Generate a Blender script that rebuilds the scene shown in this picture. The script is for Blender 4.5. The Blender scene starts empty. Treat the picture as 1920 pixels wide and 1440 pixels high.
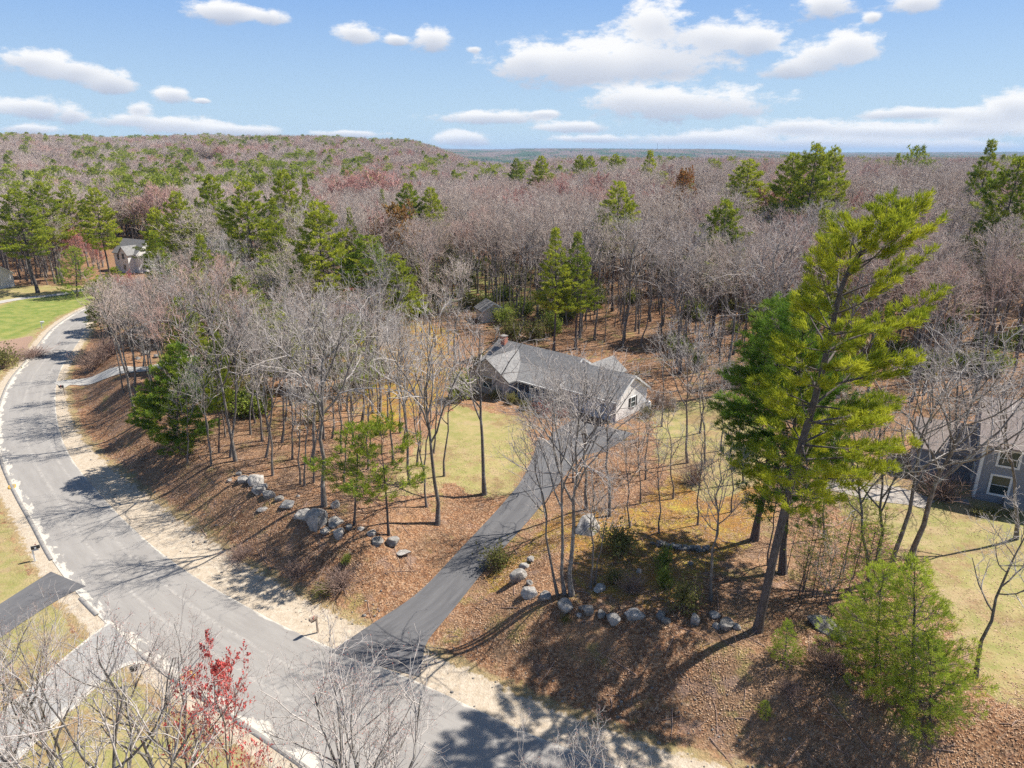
import bpy, math, random
import numpy as np
from mathutils import Vector, Matrix
R_ = math.radians
rng = np.random.default_rng(11)
random.seed(11)
S = bpy.context.scene
COL = S.collection

# ------------------------------------------------------------------ camera
CAMZ, PITCH, F = 30.0, R_(18.65), 1280.0
cam = bpy.data.objects.new('camera', bpy.data.cameras.new('camera'))
COL.objects.link(cam)
cam.location = (0, 0, CAMZ)
cam.rotation_euler = (R_(90) - PITCH, 0, 0)
cam.data.sensor_width = 36
cam.data.lens = 36 * F / 1920
cam.data.clip_start = 0.5
cam.data.clip_end = 40000
S.camera = cam
CP, SP = math.cos(PITCH), math.sin(PITCH)

def ray(px, py):
    u, v = (px - 960) / F, (py - 720) / F
    return np.array([u, CP - v * SP, -SP - v * CP])

# ------------------------------------------------------------------ light
HAZE = 0.000075
SUN_AZ = math.atan2(0.93, 0.37)      # compass angle from +Y towards +X
SUN_EL = R_(50)
S.view_settings.view_transform = 'Standard'
S.view_settings.look = 'None'
S.view_settings.gamma = 1
S.view_settings.use_curve_mapping = False
S.view_settings.exposure = 0.85
sun = bpy.data.objects.new('sun', bpy.data.lights.new('sun', 'SUN'))
COL.objects.link(sun)
sun.data.energy = 5.0
sun.data.angle = R_(0.5)
sun.data.color = (1.0, 0.94, 0.84)
sd = Vector((math.sin(SUN_AZ) * math.cos(SUN_EL), math.cos(SUN_AZ) * math.cos(SUN_EL), math.sin(SUN_EL)))
sun.rotation_euler = sd.to_track_quat('Z', 'Y').to_euler()

S.cycles.use_denoising = False
S.cycles.max_bounces = 5
S.cycles.diffuse_bounces = 2
S.cycles.glossy_bounces = 2
S.cycles.transmission_bounces = 3
S.cycles.volume_bounces = 0
S.cycles.use_adaptive_sampling = True
S.cycles.adaptive_threshold = 0.012
S.cycles.caustics_reflective = False
S.cycles.caustics_refractive = False

# node helper ------------------------------------------------------
class NT:
    def __init__(s, nt):
        s.nt = nt
    def n(s, typ, ins=None, **kw):
        nd = s.nt.nodes.new(typ)
        for k, v in kw.items():
            setattr(nd, k, v)
        for k, v in (ins or {}).items():
            s.put(nd.inputs[k], v)
        return nd
    def put(s, sock, v):
        if isinstance(v, bpy.types.NodeSocket):
            s.nt.links.new(v, sock)
        elif isinstance(v, (tuple, list)) and len(v) == 3 and sock.type == 'RGBA':
            sock.default_value = (*v, 1)
        else:
            sock.default_value = v
    def m(s, op, a, b=0.0, c=0.0, clamp=False):
        nd = s.nt.nodes.new('ShaderNodeMath')
        nd.operation = op
        nd.use_clamp = clamp
        for i, v in enumerate((a, b, c)):
            s.put(nd.inputs[i], v)
        return nd.outputs[0]
    def mix(s, f, a, b):
        nd = s.nt.nodes.new('ShaderNodeMix')
        nd.data_type = 'RGBA'
        s.put(nd.inputs[0], f)
        s.put(nd.inputs[6], a)
        s.put(nd.inputs[7], b)
        return nd.outputs[2]
    def step(s, x, lo, hi):
        nd = s.nt.nodes.new('ShaderNodeMapRange')
        nd.interpolation_type = 'SMOOTHSTEP'
        for i, v in enumerate((x, lo, hi, 0.0, 1.0)):
            s.put(nd.inputs[i], v)
        return nd.outputs[0]
    def noise(s, scale, detail=4, rough=0.55, vec=None, dist=0.0):
        ins = {'Scale': scale, 'Detail': detail, 'Roughness': rough, 'Distortion': dist}
        if vec is not None:
            ins['Vector'] = vec
        return s.n('ShaderNodeTexNoise', ins).outputs['Fac']

# ------------------------------------------------------------------ sky
W = bpy.data.worlds.new('World')
S.world = W
W.use_nodes = True
W.cycles.sampling_method = 'MANUAL'
W.cycles.sample_map_resolution = 256
nt = W.node_tree
nt.nodes.clear()
w = NT(nt)
sky = w.n('ShaderNodeTexSky', sky_type='NISHITA', sun_disc=False, sun_elevation=SUN_EL,
          sun_rotation=SUN_AZ, altitude=60, air_density=1.0, dust_density=0.4, ozone_density=2.2)
skyc = w.n('ShaderNodeVectorMath', {0: sky.outputs[0], 1: (0.78, 0.76, 0.70)}, operation='MULTIPLY').outputs[0]
tc = w.n('ShaderNodeTexCoord').outputs['Generated']
sep = w.n('ShaderNodeSeparateXYZ', {0: tc}).outputs
az = w.m('ARCTAN2', sep[0], sep[1])
el = w.m('ARCSINE', sep[2])
# clear, pale cyan air near the horizon
lowsky = w.mix(w.step(el, -0.02, 0.30), (3.9, 5.35, 6.6), (1.2, 2.8, 6.4))
skyc = w.mix(w.m('MULTIPLY', w.step(el, 0.9, 0.3), 0.85), skyc, lowsky)
azel = w.n('ShaderNodeCombineXYZ', {0: az, 1: el, 2: 0.0}).outputs[0]
# clouds stretch out flat towards the horizon: noise in (az, el) with el exaggerated
nv = w.n('ShaderNodeVectorMath', {0: azel, 1: (1.0, 2.1, 1.0)}, operation='MULTIPLY').outputs[0]
nz = w.m('ADD', w.m('MULTIPLY', w.noise(11, 2, 0.5, nv), 0.45), w.m('MULTIPLY', w.noise(32, 8, 0.66, nv), 0.55))
# (pixel x, pixel y, half width, half height) of every cloud in the sky
CL = [(1085, 125, 155, 50), (1230, 120, 130, 42), (1000, 120, 70, 32), (1270, 198, 170, 34), (1180, 190, 90, 26),
      (1235, 50, 70, 45), (1330, 75, 110, 36), (1415, 80, 50, 26), (1530, 115, 80, 34), (1590, 90, 55, 32), (1480, 130, 45, 20),
      (1548, 12, 45, 26), (1720, 8, 60, 22), (1640, 34, 18, 10),
      (430, 24, 70, 18), (500, 34, 40, 14), (662, 66, 38, 20), (812, 76, 34, 22), (745, 76, 22, 10), (890, 94, 14, 7),
      (60, 118, 80, 24), (150, 138, 80, 24), (205, 158, 45, 20), (325, 180, 34, 16), (378, 190, 18, 6),
      (60, 205, 90, 20), (135, 218, 30, 16), (260, 208, 28, 15), (250, 228, 80, 14), (340, 238, 80, 16), (430, 246, 90, 12),
      (870, 262, 55, 15), (920, 222, 110, 13), (1080, 240, 80, 12), (1020, 215, 40, 8),
      (1500, 242, 110, 18), (1640, 250, 130, 16), (1800, 248, 150, 20), (1900, 205, 60, 34), (1830, 225, 80, 20), (1720, 214, 120, 12),
      (1330, 262, 160, 16), (1560, 270, 200, 14), (1800, 275, 180, 14), (40, 243, 60, 10), (1110, 262, 90, 8), (640, 252, 70, 8)]
# the cloud layout is a small field computed here over (az, el); the shader adds the billows
AZ0, AZ1, EL0, EL1, IW, IH = -0.9, 0.9, -0.02, 0.40, 900, 320
ga, ge = np.meshgrid(np.linspace(AZ0, AZ1, IW), np.linspace(EL0, EL1, IH))
best = np.full(ga.shape, -3.0); sw = np.full(ga.shape, 1e-4); sy = np.zeros(ga.shape)
for (px, py, rx, ry) in CL:
    d = ray(px, py)
    a0 = math.atan2(d[0], d[1]); e0 = math.asin(d[2] / np.linalg.norm(d))
    kx = 1.0 / (rx * 1.12 / F * math.cos(a0) ** 2 * 1.02)
    ky = 1.0 / (ry * 1.16 / F * math.cos(a0))
    lx, ly = (ga - a0) * kx, (ge - e0) * ky
    g = 1 - np.sqrt(lx ** 2 + np.where(ly < 0, ly * 1.25, ly) ** 2)
    h_ = np.clip(0.25 - np.abs(best - g), 0, 1) / 0.25
    best = np.maximum(best, g) + h_ * h_ * 0.25 * 0.25
    wt = np.maximum(g + 0.35, 0.0001) ** 2
    sw += wt; sy += wt * ly
img = bpy.data.images.new('cloud_field', IW, IH, float_buffer=True)
img.colorspace_settings.name = 'Non-Color'
px_ = np.ones((IH, IW, 4), np.float32)
px_[..., 0] = np.clip(best * 0.25 + 0.75, 0, 1)
px_[..., 1] = np.clip(sy / sw * 0.25 + 0.5, 0, 1)
img.pixels.foreach_set(px_.ravel())
img.update()
uvw = w.n('ShaderNodeVectorMath', {0: azel, 1: (1 / (AZ1 - AZ0), 1 / (EL1 - EL0), 0), 2: (-AZ0 / (AZ1 - AZ0), -EL0 / (EL1 - EL0), 0)}, operation='MULTIPLY_ADD').outputs[0]
it = w.n('ShaderNodeTexImage', {'Vector': uvw}, image=img, extension='CLIP', interpolation='Cubic')
isep = w.n('ShaderNodeSeparateColor', {0: it.outputs['Color']}).outputs
inside = it.outputs['Alpha']
yl = w.m('MULTIPLY', w.m('SUBTRACT', isep[1], 0.5), 4.0)
bst = w.m('MULTIPLY', w.m('SUBTRACT', isep[0], 0.75), 4.0)
outer = w.m('SUBTRACT', w.m('MULTIPLY', nz, 2.0), 1.2)
bst = w.m('ADD', w.m('MULTIPLY', bst, inside), w.m('MULTIPLY', w.m('SUBTRACT', 1.0, inside), outer))
dens = w.m('ADD', bst, w.m('MULTIPLY', w.m('SUBTRACT', nz, 0.5), 2.9))
cov = w.step(dens, 0.0, 0.5)
thick = w.step(dens, 0.15, 1.2)
lit = w.m('ADD', 0.40, w.m('MULTIPLY', yl, 1.05))
lit = w.m('ADD', lit, w.m('MULTIPLY', w.m('SUBTRACT', nz, 0.5), 0.9))
lit = w.m('ADD', lit, w.m('MULTIPLY', w.m('SUBTRACT', 1.0, thick), 0.28), clamp=True)
cc = w.mix(lit, (3.5, 3.9, 4.8), (7.4, 7.35, 7.3))
cmix = w.mix(w.m('MULTIPLY', cov, 0.95), skyc, cc)
bg = w.n('ShaderNodeBackground', {'Color': cmix, 'Strength': 0.078})
w.n('ShaderNodeOutputWorld', {0: bg.outputs[0]})

# ------------------------------------------------------------------ materials
def newmat(name):
    mt = bpy.data.materials.new(name)
    mt.use_nodes = True
    mt.node_tree.nodes.clear()
    return mt, NT(mt.node_tree)

def finish(k, shader):
    k.n('ShaderNodeOutputMaterial', {0: shader})

def simple(name, c1, c2=None, scale=6, rough=0.8, bump=0.0, metal=0.0, bscale=None, obj_rand=0.0):
    mt, k = newmat(name)
    co = k.n('ShaderNodeTexCoord').outputs['Object']
    col = c1
    if c2 is not None:
        col = k.mix(k.step(k.noise(scale, 6, 0.65, co), 0.32, 0.68), c1, c2)
    if obj_rand:
        rnd = k.n('ShaderNodeObjectInfo').outputs['Random']
        val = k.m('ADD', 1 - obj_rand, k.m('MULTIPLY', rnd, 2 * obj_rand))
        col = k.n('ShaderNodeHueSaturation', {'Value': val, 'Color': col if not isinstance(col, tuple) else (*col, 1)}).outputs[0]
    ins = {'Base Color': col, 'Roughness': rough, 'Metallic': metal}
    if bump:
        b = k.n('ShaderNodeBump', {'Strength': bump, 'Distance': 0.05, 'Height': k.noise(bscale or scale * 3, 6, 0.7, co)})
        ins['Normal'] = b.outputs[0]
    finish(k, k.n('ShaderNodeBsdfPrincipled', ins).outputs[0])
    return mt

def bark(name, c1, c2, patch=None):
    mt, k = newmat(name)
    co = k.n('ShaderNodeTexCoord').outputs['Object']
    st = k.n('ShaderNodeVectorMath', {0: co, 1: (5, 5, 1.1)}, operation='MULTIPLY').outputs[0]
    n1 = k.noise(2.2, 6, 0.7, st)
    col = k.mix(k.step(n1, 0.35, 0.65), c1, c2)
    if patch:
        col = k.mix(k.step(k.noise(1.1, 5, 0.7, co), 0.5, 0.62), col, patch)
    rnd = k.n('ShaderNodeObjectInfo').outputs['Random']
    col = k.n('ShaderNodeHueSaturation', {'Value': k.m('ADD', 0.78, k.m('MULTIPLY', rnd, 0.4)), 'Color': col}).outputs[0]
    b = k.n('ShaderNodeBump', {'Strength': 0.7, 'Distance': 0.03, 'Height': k.noise(7, 4, 0.6, st)})
    finish(k, k.n('ShaderNodeBsdfPrincipled', {'Base Color': col, 'Roughness': 0.9, 'Normal': b.outputs[0]}).outputs[0])
    return mt

def twigmat(name, ca, cb, cc_=None):
    mt, k = newmat(name)
    rnd = k.n('ShaderNodeObjectInfo').outputs['Random']
    col = k.mix(rnd, ca, cb)
    if cc_:
        loc = k.n('ShaderNodeObjectInfo').outputs['Location']
        col = k.mix(k.step(k.noise(0.035, 3, 0.6, loc), 0.52, 0.66), col, cc_)
    co = k.n('ShaderNodeTexCoord').outputs['Object']
    col = k.n('ShaderNodeHueSaturation', {'Value': k.m('ADD', 0.7, k.m('MULTIPLY', k.noise(1.3, 3, 0.5, co), 0.6)), 'Color': col}).outputs[0]
    finish(k, k.n('ShaderNodeBsdfPrincipled', {'Base Color': col, 'Roughness': 0.85}).outputs[0])
    return mt

def leafmat(name, ca, cb, trans=0.3, scale=0.8):
    mt, k = newmat(name)
    co = k.n('ShaderNodeTexCoord').outputs['Object']
    rnd = k.n('ShaderNodeObjectInfo').outputs['Random']
    f = k.m('ADD', k.step(k.noise(scale, 5, 0.7, co), 0.3, 0.7), k.m('MULTIPLY', k.m('SUBTRACT', rnd, 0.5), 0.5), clamp=True)
    col = k.mix(f, ca, cb)
    d = k.n('ShaderNodeBsdfDiffuse', {'Color': col}).outputs[0]
    t = k.n('ShaderNodeBsdfTranslucent', {'Color': col}).outputs[0]
    finish(k, k.n('ShaderNodeMixShader', {0: trans, 1: d, 2: t}).outputs[0])
    return mt

M = {}
M['bark'] = bark('grey_bark', (0.10, 0.085, 0.075), (0.22, 0.195, 0.175), (0.30, 0.29, 0.27))
M['pinebark'] = bark('pine_bark', (0.055, 0.045, 0.042), (0.13, 0.105, 0.095))
M['twig'] = twigmat('grey_twigs', (0.48, 0.44, 0.41), (0.36, 0.32, 0.30))
M['twigmid'] = twigmat('woods_twigs', (0.54, 0.465, 0.41), (0.41, 0.33, 0.285), (0.52, 0.32, 0.265))
M['twigfar'] = twigmat('far_woods_twigs', (0.54, 0.45, 0.395), (0.42, 0.335, 0.295), (0.53, 0.33, 0.28))
M['redtwig'] = twigmat('red_twigs', (0.48, 0.24, 0.21), (0.42, 0.22, 0.19))
M['redbud'] = leafmat('red_buds', (0.55, 0.085, 0.085), (0.68, 0.18, 0.16), 0.3)
M['smallbud'] = leafmat('small_buds', (0.36, 0.12, 0.10), (0.42, 0.20, 0.16), 0.2)
M['orange'] = leafmat('orange_leaves', (0.42, 0.17, 0.05), (0.30, 0.20, 0.05), 0.3)
M['pine'] = leafmat('pine_needles', (0.10, 0.17, 0.02), (0.48, 0.50, 0.045), 0.33, 0.55)  # dark green end paints shaded boughs, yellow end sunlit ones
M['pinefar'] = leafmat('far_pine_needles', (0.19, 0.25, 0.045), (0.42, 0.45, 0.08), 0.3, 0.3)
M['pinemid'] = leafmat('woods_pine_needles', (0.15, 0.22, 0.03), (0.50, 0.52, 0.06), 0.33, 0.5)
M['pinedark'] = leafmat('dark_pine_needles', (0.09, 0.18, 0.03), (0.25, 0.34, 0.05), 0.3, 0.45)
M['pineyoung'] = leafmat('young_pine_needles', (0.19, 0.29, 0.04), (0.46, 0.52, 0.07), 0.4, 0.6)
M['shrubgreen'] = leafmat('shrub_leaves', (0.15, 0.16, 0.05), (0.30, 0.28, 0.10), 0.35, 1.5)
M['shrubbright'] = leafmat('bright_shrub_leaves', (0.22, 0.30, 0.05), (0.32, 0.36, 0.08), 0.35, 1.5)
M['forsythia'] = leafmat('yellow_blossom', (0.65, 0.48, 0.04), (0.7, 0.58, 0.08), 0.3, 1.5)
M['brush'] = twigmat('brown_brush', (0.27, 0.18, 0.15), (0.33, 0.23, 0.18))
M['roof'] = simple('grey_shingles', (0.15, 0.147, 0.15), (0.25, 0.245, 0.24), 3.2, 0.9, 0.6, bscale=14)
M['roofbrown'] = simple('tan_shingles', (0.26, 0.21, 0.19), (0.34, 0.28, 0.25), 9, 0.9, 0.4)
M['roofred'] = simple('brown_red_shingles', (0.27, 0.17, 0.15), (0.34, 0.23, 0.2), 5, 0.9, 0.3)
M['white'] = simple('white_paint', (0.74, 0.74, 0.73), (0.66, 0.66, 0.65), 3, 0.55)
M['glass'] = simple('window_glass', (0.03, 0.045, 0.05), None, rough=0.06)
M['black'] = simple('black_metal', (0.02, 0.02, 0.022), None, rough=0.4)
M['post'] = simple('weathered_wood', (0.33, 0.26, 0.2), (0.24, 0.19, 0.15), 8, 0.9)
M['yellow'] = simple('yellow_cover', (0.62, 0.36, 0.03), (0.45, 0.26, 0.03), 9, 0.7)
M['brick'] = None

def siding(name, c, c2, pitch=0.12, stripe=0.82):
    mt, k = newmat(name)
    co = k.n('ShaderNodeTexCoord').outputs['Object']
    z = k.n('ShaderNodeSeparateXYZ', {0: co}).outputs[2]
    fr = k.m('FRACT', k.m('DIVIDE', z, pitch))
    line = k.step(fr, 0.0, 0.14)
    col = k.mix(k.noise(1.5, 4, 0.6, co), c, c2)
    col = k.mix(line, tuple(v * stripe for v in c), col)
    b = k.n('ShaderNodeBump', {'Strength': 0.6, 'Distance': 0.02, 'Height': fr})
    finish(k, k.n('ShaderNodeBsdfPrincipled', {'Base Color': col, 'Roughness': 0.65, 'Normal': b.outputs[0]}).outputs[0])
    return mt
M['mauve'] = siding('mauve_clapboard', (0.43, 0.38, 0.40), (0.45, 0.41, 0.42))
M['greysiding'] = siding('grey_clapboard', (0.215, 0.232, 0.275), (0.25, 0.265, 0.305), 0.14)
M['paleside'] = siding('pale_clapboard', (0.66, 0.62, 0.57), (0.71, 0.67, 0.62), 0.14)
M['tanside'] = siding('tan_clapboard', (0.46, 0.39, 0.33), (0.5, 0.43, 0.37), 0.14)
mt, k = newmat('red_brick')
co = k.n('ShaderNodeTexCoord').outputs['Object']
rot = k.n('ShaderNodeMapping', {'Vector': co, 'Rotation': (R_(90), 0, 0)}).outputs[0]
br = k.n('ShaderNodeTexBrick', {'Vector': rot, 'Color1': (0.48, 0.16, 0.09, 1), 'Color2': (0.40, 0.13, 0.08, 1), 'Mortar': (0.45, 0.38, 0.33, 1), 'Scale': 4.5})
finish(k, k.n('ShaderNodeBsdfPrincipled', {'Base Color': br.outputs[0], 'Roughness': 0.9}).outputs[0])
M['brick'] = mt
mt, k = newmat('granite')
co = k.n('ShaderNodeTexCoord').outputs['Object']
g1 = k.mix(k.step(k.noise(2.2, 7, 0.7, co), 0.3, 0.7), (0.20, 0.19, 0.18), (0.52, 0.48, 0.44))
g2 = k.mix(k.step(k.noise(4.0, 5, 0.7, co), 0.55, 0.66), g1, (0.13, 0.14, 0.12))
g3 = k.mix(k.step(k.noise(30, 3, 0.7, co), 0.5, 0.75), g2, (0.10, 0.10, 0.10))
rnd = k.n('ShaderNodeObjectInfo').outputs['Random']
g3 = k.n('ShaderNodeHueSaturation', {'Value': k.m('ADD', 0.6, k.m('MULTIPLY', rnd, 0.5)), 'Color': g3}).outputs[0]
b = k.n('ShaderNodeBump', {'Strength': 0.8, 'Distance': 0.08, 'Height': k.noise(6, 8, 0.7, co)})
finish(k, k.n('ShaderNodeBsdfPrincipled', {'Base Color': g3, 'Roughness': 0.9, 'Normal': b.outputs[0]}).outputs[0])
M['rock'] = mt

# ------------------------------------------------------------------ mesh helpers
def mesh(name, V, faces, mats, mat_ids=None, smooth=True):
    """V (n,3); faces: list of (m,k) int arrays"""
    V = np.asarray(V, dtype=np.float32)
    me = bpy.data.meshes.new(name)
    me.vertices.add(len(V))
    me.vertices.foreach_set('co', V.ravel())
    faces = [np.asarray(f, dtype=np.int32) for f in faces if len(f)]
    loops = np.concatenate([f.ravel() for f in faces])
    tot = np.concatenate([np.full(len(f), f.shape[1], dtype=np.int32) for f in faces])
    start = np.concatenate([[0], np.cumsum(tot)[:-1]]).astype(np.int32)
    me.loops.add(len(loops))
    me.loops.foreach_set('vertex_index', loops)
    me.polygons.add(len(tot))
    me.polygons.foreach_set('loop_start', start)
    me.polygons.foreach_set('loop_total', tot)
    me.polygons.foreach_set('use_smooth', np.full(len(tot), smooth))
    for mm in (mats if isinstance(mats, (list, tuple)) else [mats]):
        if mm: me.materials.append(mm)
    if mat_ids is not None:
        me.polygons.foreach_set('material_index', np.asarray(mat_ids, dtype=np.int32))
    me.update(calc_edges=True)
    return me

def ob(name, me, parent=None, link=True):
    o = bpy.data.objects.new(name, me)
    if link:
        COL.objects.link(o)
    if parent:
        o.parent = parent
    return o

def tag(o, label=None, cat=None, group=None, kind=None):
    if label: o['label'] = label
    if cat: o['category'] = cat
    if group: o['group'] = group
    if kind: o['kind'] = kind
    return o

def empty(name, loc, rz=0, label=None, cat=None, group=None):
    o = bpy.data.objects.new(name, None)
    COL.objects.link(o)
    o.location = loc
    o.rotation_euler = (0, 0, rz)
    o.empty_display_size = 0.3
    return tag(o, label, cat, group)

class MB:
    """small solids: boxes, prisms, tubes"""
    def __init__(s):
        s.V = []; s.F = {}
        s.n = 0
    def add(s, V, F):
        for f in F:
            s.F.setdefault(len(f), []).append([i + s.n for i in f])
        s.V.extend([tuple(v) for v in V]); s.n += len(V)
        return s
    def box(s, x0, x1, y0, y1, z0, z1):
        V = [(x0, y0, z0), (x1, y0, z0), (x1, y1, z0), (x0, y1, z0), (x0, y0, z1), (x1, y0, z1), (x1, y1, z1), (x0, y1, z1)]
        return s.add(V, [(0, 3, 2, 1), (4, 5, 6, 7), (0, 1, 5, 4), (1, 2, 6, 5), (2, 3, 7, 6), (3, 0, 4, 7)])
    def prism(s, prof, x0, x1, axis='x'):
        """profile of (a,z) extruded along axis x (a=y) or y (a=x)"""
        n = len(prof)
        if axis == 'x':
            V = [(x0, a, z) for a, z in prof] + [(x1, a, z) for a, z in prof]
        else:
            V = [(a, x0, z) for a, z in prof] + [(a, x1, z) for a, z in prof]
        F = [tuple(range(n))[::-1], tuple(range(n, 2 * n))] + [(i, (i + 1) % n, (i + 1) % n + n, i + n) for i in range(n)]
        if axis == 'y':
            F = [f[::-1] for f in F]
        return s.add(V, F)
    def cyl(s, x, y, z0, z1, r, r2=None, k=10):
        r2 = r if r2 is None else r2
        V = [(x + r * math.cos(2 * math.pi * i / k), y + r * math.sin(2 * math.pi * i / k), z0) for i in range(k)]
        V += [(x + r2 * math.cos(2 * math.pi * i / k), y + r2 * math.sin(2 * math.pi * i / k), z1) for i in range(k)]
        return s.add(V, [tuple(range(k))[::-1], tuple(range(k, 2 * k))] + [(i, (i + 1) % k, (i + 1) % k + k, i + k) for i in range(k)])
    def build(s, name, mat, parent=None, smooth=False):
        return ob(name, mesh(name, s.V, [np.array(f) for f in s.F.values()], mat, smooth=smooth), parent)

# ------------------------------------------------------------------ terrain
def catmull(P, n=10):
    P = np.array(P, float)
    Q = np.vstack([2 * P[0] - P[1], P, 2 * P[-1] - P[-2]])
    out = []
    for i in range(1, len(Q) - 2):
        for t in np.linspace(0, 1, n, endpoint=False):
            a, b, c, d = Q[i - 1], Q[i], Q[i + 1], Q[i + 2]
            out.append(0.5 * ((2 * b) + (-a + c) * t + (2 * a - 5 * b + 4 * c - d) * t * t + (-a + 3 * b - 3 * c + d) * t ** 3))
    out.append(P[-1])
    return np.array(out)

def resample(P, step):
    seg = np.linalg.norm(np.diff(P, axis=0), axis=1)
    s = np.concatenate([[0], np.cumsum(seg)])
    t = np.arange(0, s[-1], step)
    return np.stack([np.interp(t, s, P[:, i]) for i in range(P.shape[1])], 1)

def smooth_poly(P, it):
    P = P.copy()
    for _ in range(it):
        P[1:-1] = 0.25 * P[:-2] + 0.5 * P[1:-1] + 0.25 * P[2:]
    return P

def flat(px, py, z=0.0):
    d = ray(px, py)
    t = (z - CAMZ) / d[2]
    return (t * d[0], t * d[1])

Rp = [(187, 567), (167, 600), (155, 630), (138, 655), (119, 685), (108, 710), (104, 745), (107, 785), (117, 825), (137, 865), (181, 920), (242, 985), (322, 1053), (383, 1094), (443, 1126), (503, 1160), (555, 1188), (664, 1232), (781, 1276), (882, 1325), (942, 1357), (1027, 1394), (1123, 1424), (1163, 1437)]
Lp = [(167, 575), (133, 592), (97, 617), (70, 650), (42, 685), (20, 710), (4, 745), (-10, 800), (0, 860), (30, 930), (60, 981), (92, 1045), (141, 1113), (193, 1165), (240, 1208), (306, 1263), (362, 1298), (443, 1349), (503, 1392), (564, 1432)]
RE = [flat(*q) for q in Rp]
LE = [flat(*q) for q in Lp]
RE = [(-62, 215), (-80, 175)] + RE + [(14, 23.4), (30, 17), (60, 3), (95, -14)]
LE = [(-70, 217), (-88, 172)] + LE + [(0, 20), (14, 14.5), (55, -4.5), (92, -22)]
RE = smooth_poly(resample(catmull(RE), 1.0), 14)
LE = smooth_poly(resample(catmull(LE), 1.0), 14)

def polydist(x, y, P):
    """signed distance to polyline P (positive on its left-hand side of travel)"""
    x = np.asarray(x, float); y = np.asarray(y, float)
    best = np.full(x.shape, 1e9); sg = np.ones(x.shape)
    for (ax, ay), (bx, by) in zip(P[:-1], P[1:]):
        dx, dy = bx - ax, by - ay
        L2 = dx * dx + dy * dy
        t = np.clip(((x - ax) * dx + (y - ay) * dy) / L2, 0, 1)
        qx, qy = x - ax - t * dx, y - ay - t * dy
        d = np.hypot(qx, qy)
        m_ = d < best
        best = np.where(m_, d, best)
        sg = np.where(m_, np.sign(dx * (y - ay) - dy * (x - ax)), sg)
    return best * sg
REc = RE[::4]
LEc = LE[::4]
DRp = [(720, 1222), (745, 1190), (795, 1148), (837, 1105), (873, 1063), (905, 1027), (945, 985), (984, 940), (1012, 905), (1040, 860), (1080, 800)]
DRW = [5.6, 4.2, 3.4, 3.1, 3.0, 3.0, 3.1, 3.1, 3.2, 3.6, 5]
DC = np.array([flat(px, py, 0.1 * i) for i, (px, py) in enumerate(DRp)])

def ss(a, b, x):
    t = np.clip((x - a) / (b - a), 0, 1)
    return t * t * (3 - 2 * t)

def wob(x, y):
    return (np.sin(x * 0.31 + 1.3 * np.sin(y * 0.17)) * np.cos(y * 0.27 + 0.9 * np.sin(x * 0.21)))

def big(x, y):
    r = np.hypot(x, y)
    a = np.arctan2(x, np.maximum(y, 1e-3))
    h = 6.0 * ss(95, 190, y + 0.25 * x) * ss(-10, 50, x)
    # wooded hill on the left
    hill = 30 * ss(330, 1000, r) * ss(-0.02, -0.17, a) * (1 - 0.25 * ss(1300, 2200, r))
    hill = hill * (1 + 0.05 * np.sin(a * 17 + 1) + 0.03 * np.sin(a * 41))
    h = h + hill
    h = h - 34 * ss(650, 1500, r) * ss(-0.12, 0.02, a) * (1 - ss(3000, 5200, r))
    h = h + (36 + 5 * np.sin(a * 9) + 3 * np.sin(a * 23)) * ss(3300, 5600, r) * ss(0.42, 0.25, a) * ss(-0.6, -0.2, a)
    h = h + (26 + 6 * np.sin(a * 7 + 2)) * ss(6500, 9000, r)
    return h

def terrain(x, y):
    x = np.asarray(x, float); y = np.asarray(y, float)
    h = big(x, y)
    near = (np.abs(x) < 140) & (y < 240) & (y > -60)
    if near.any():
        xn, yn = x[near], y[near]
        d = polydist(xn, yn, REc)
        dl = polydist(xn, yn, LEc)
        dd = np.abs(polydist(xn, yn, DC))
        bank = 2.5 * ss(2.6, 8.8, d) - 0.85 * ss(12, 30, d)
        ramp = 1.6 * ss(1.0, 26, d)
        wgt = ss(2.2, 7.5, dd)
        hn = np.where(d > 0, ramp * (1 - wgt) + bank * wgt, 0)
        hn = hn + 0.16 * wob(xn, yn) * ss(3, 8, d) * ss(2.5, 7, dd)
        hn = hn + 0.12 * (wob(xn * 0.7, yn * 0.7)) * ss(2, 8, -dl)
        h = h.copy()
        h[near] = h[near] * ss(0, 8, np.maximum(d, -dl)) + hn
    return h

def tz(x, y):
    return float(terrain(np.array([x]), np.array([y]))[0])

def G(px, py):
    """ground point seen at a pixel"""
    d = ray(px, py)
    z = 0.0
    for _ in range(7):
        t = (z - CAMZ) / d[2]
        z = 0.5 * z + 0.5 * tz(t * d[0], t * d[1])
    for _ in range(3):
        t = (z - CAMZ) / d[2]
        z = tz(t * d[0], t * d[1])
    return np.array([t * d[0], t * d[1], z])

def above(P, px, py):
    """height over ground point P, and sideways offset, of a pixel in P's own plane y"""
    d = ray(px, py)
    t = P[1] / d[1]
    return CAMZ + t * d[2] - P[2], t * d[0] - P[0]

# ground sheet ------------------------------------------------------
def axis(lo, hi, fine_lo, fine_hi, step, grow):
    a = list(np.arange(fine_lo, fine_hi, step))
    s = step; v = fine_hi
    while v < hi:
        a.append(v); s *= grow; v += s
    a.append(hi)
    s = step; v = fine_lo - step
    while v > lo:
        a.insert(0, v); s *= grow; v -= s
    a.insert(0, lo)
    return np.array(a)
gx = axis(-14000, 14000, -92, 62, 0.5, 1.10)
gy = axis(-3000, 15000, 14, 150, 0.5, 1.08)
X, Y = np.meshgrid(gx, gy)
Z = terrain(X.ravel(), Y.ravel())
nx, ny = len(gx), len(gy)
idx = np.arange(nx * ny).reshape(ny, nx)
Fq = np.stack([idx[:-1, :-1].ravel(), idx[:-1, 1:].ravel(), idx[1:, 1:].ravel(), idx[1:, :-1].ravel()], 1)

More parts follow.
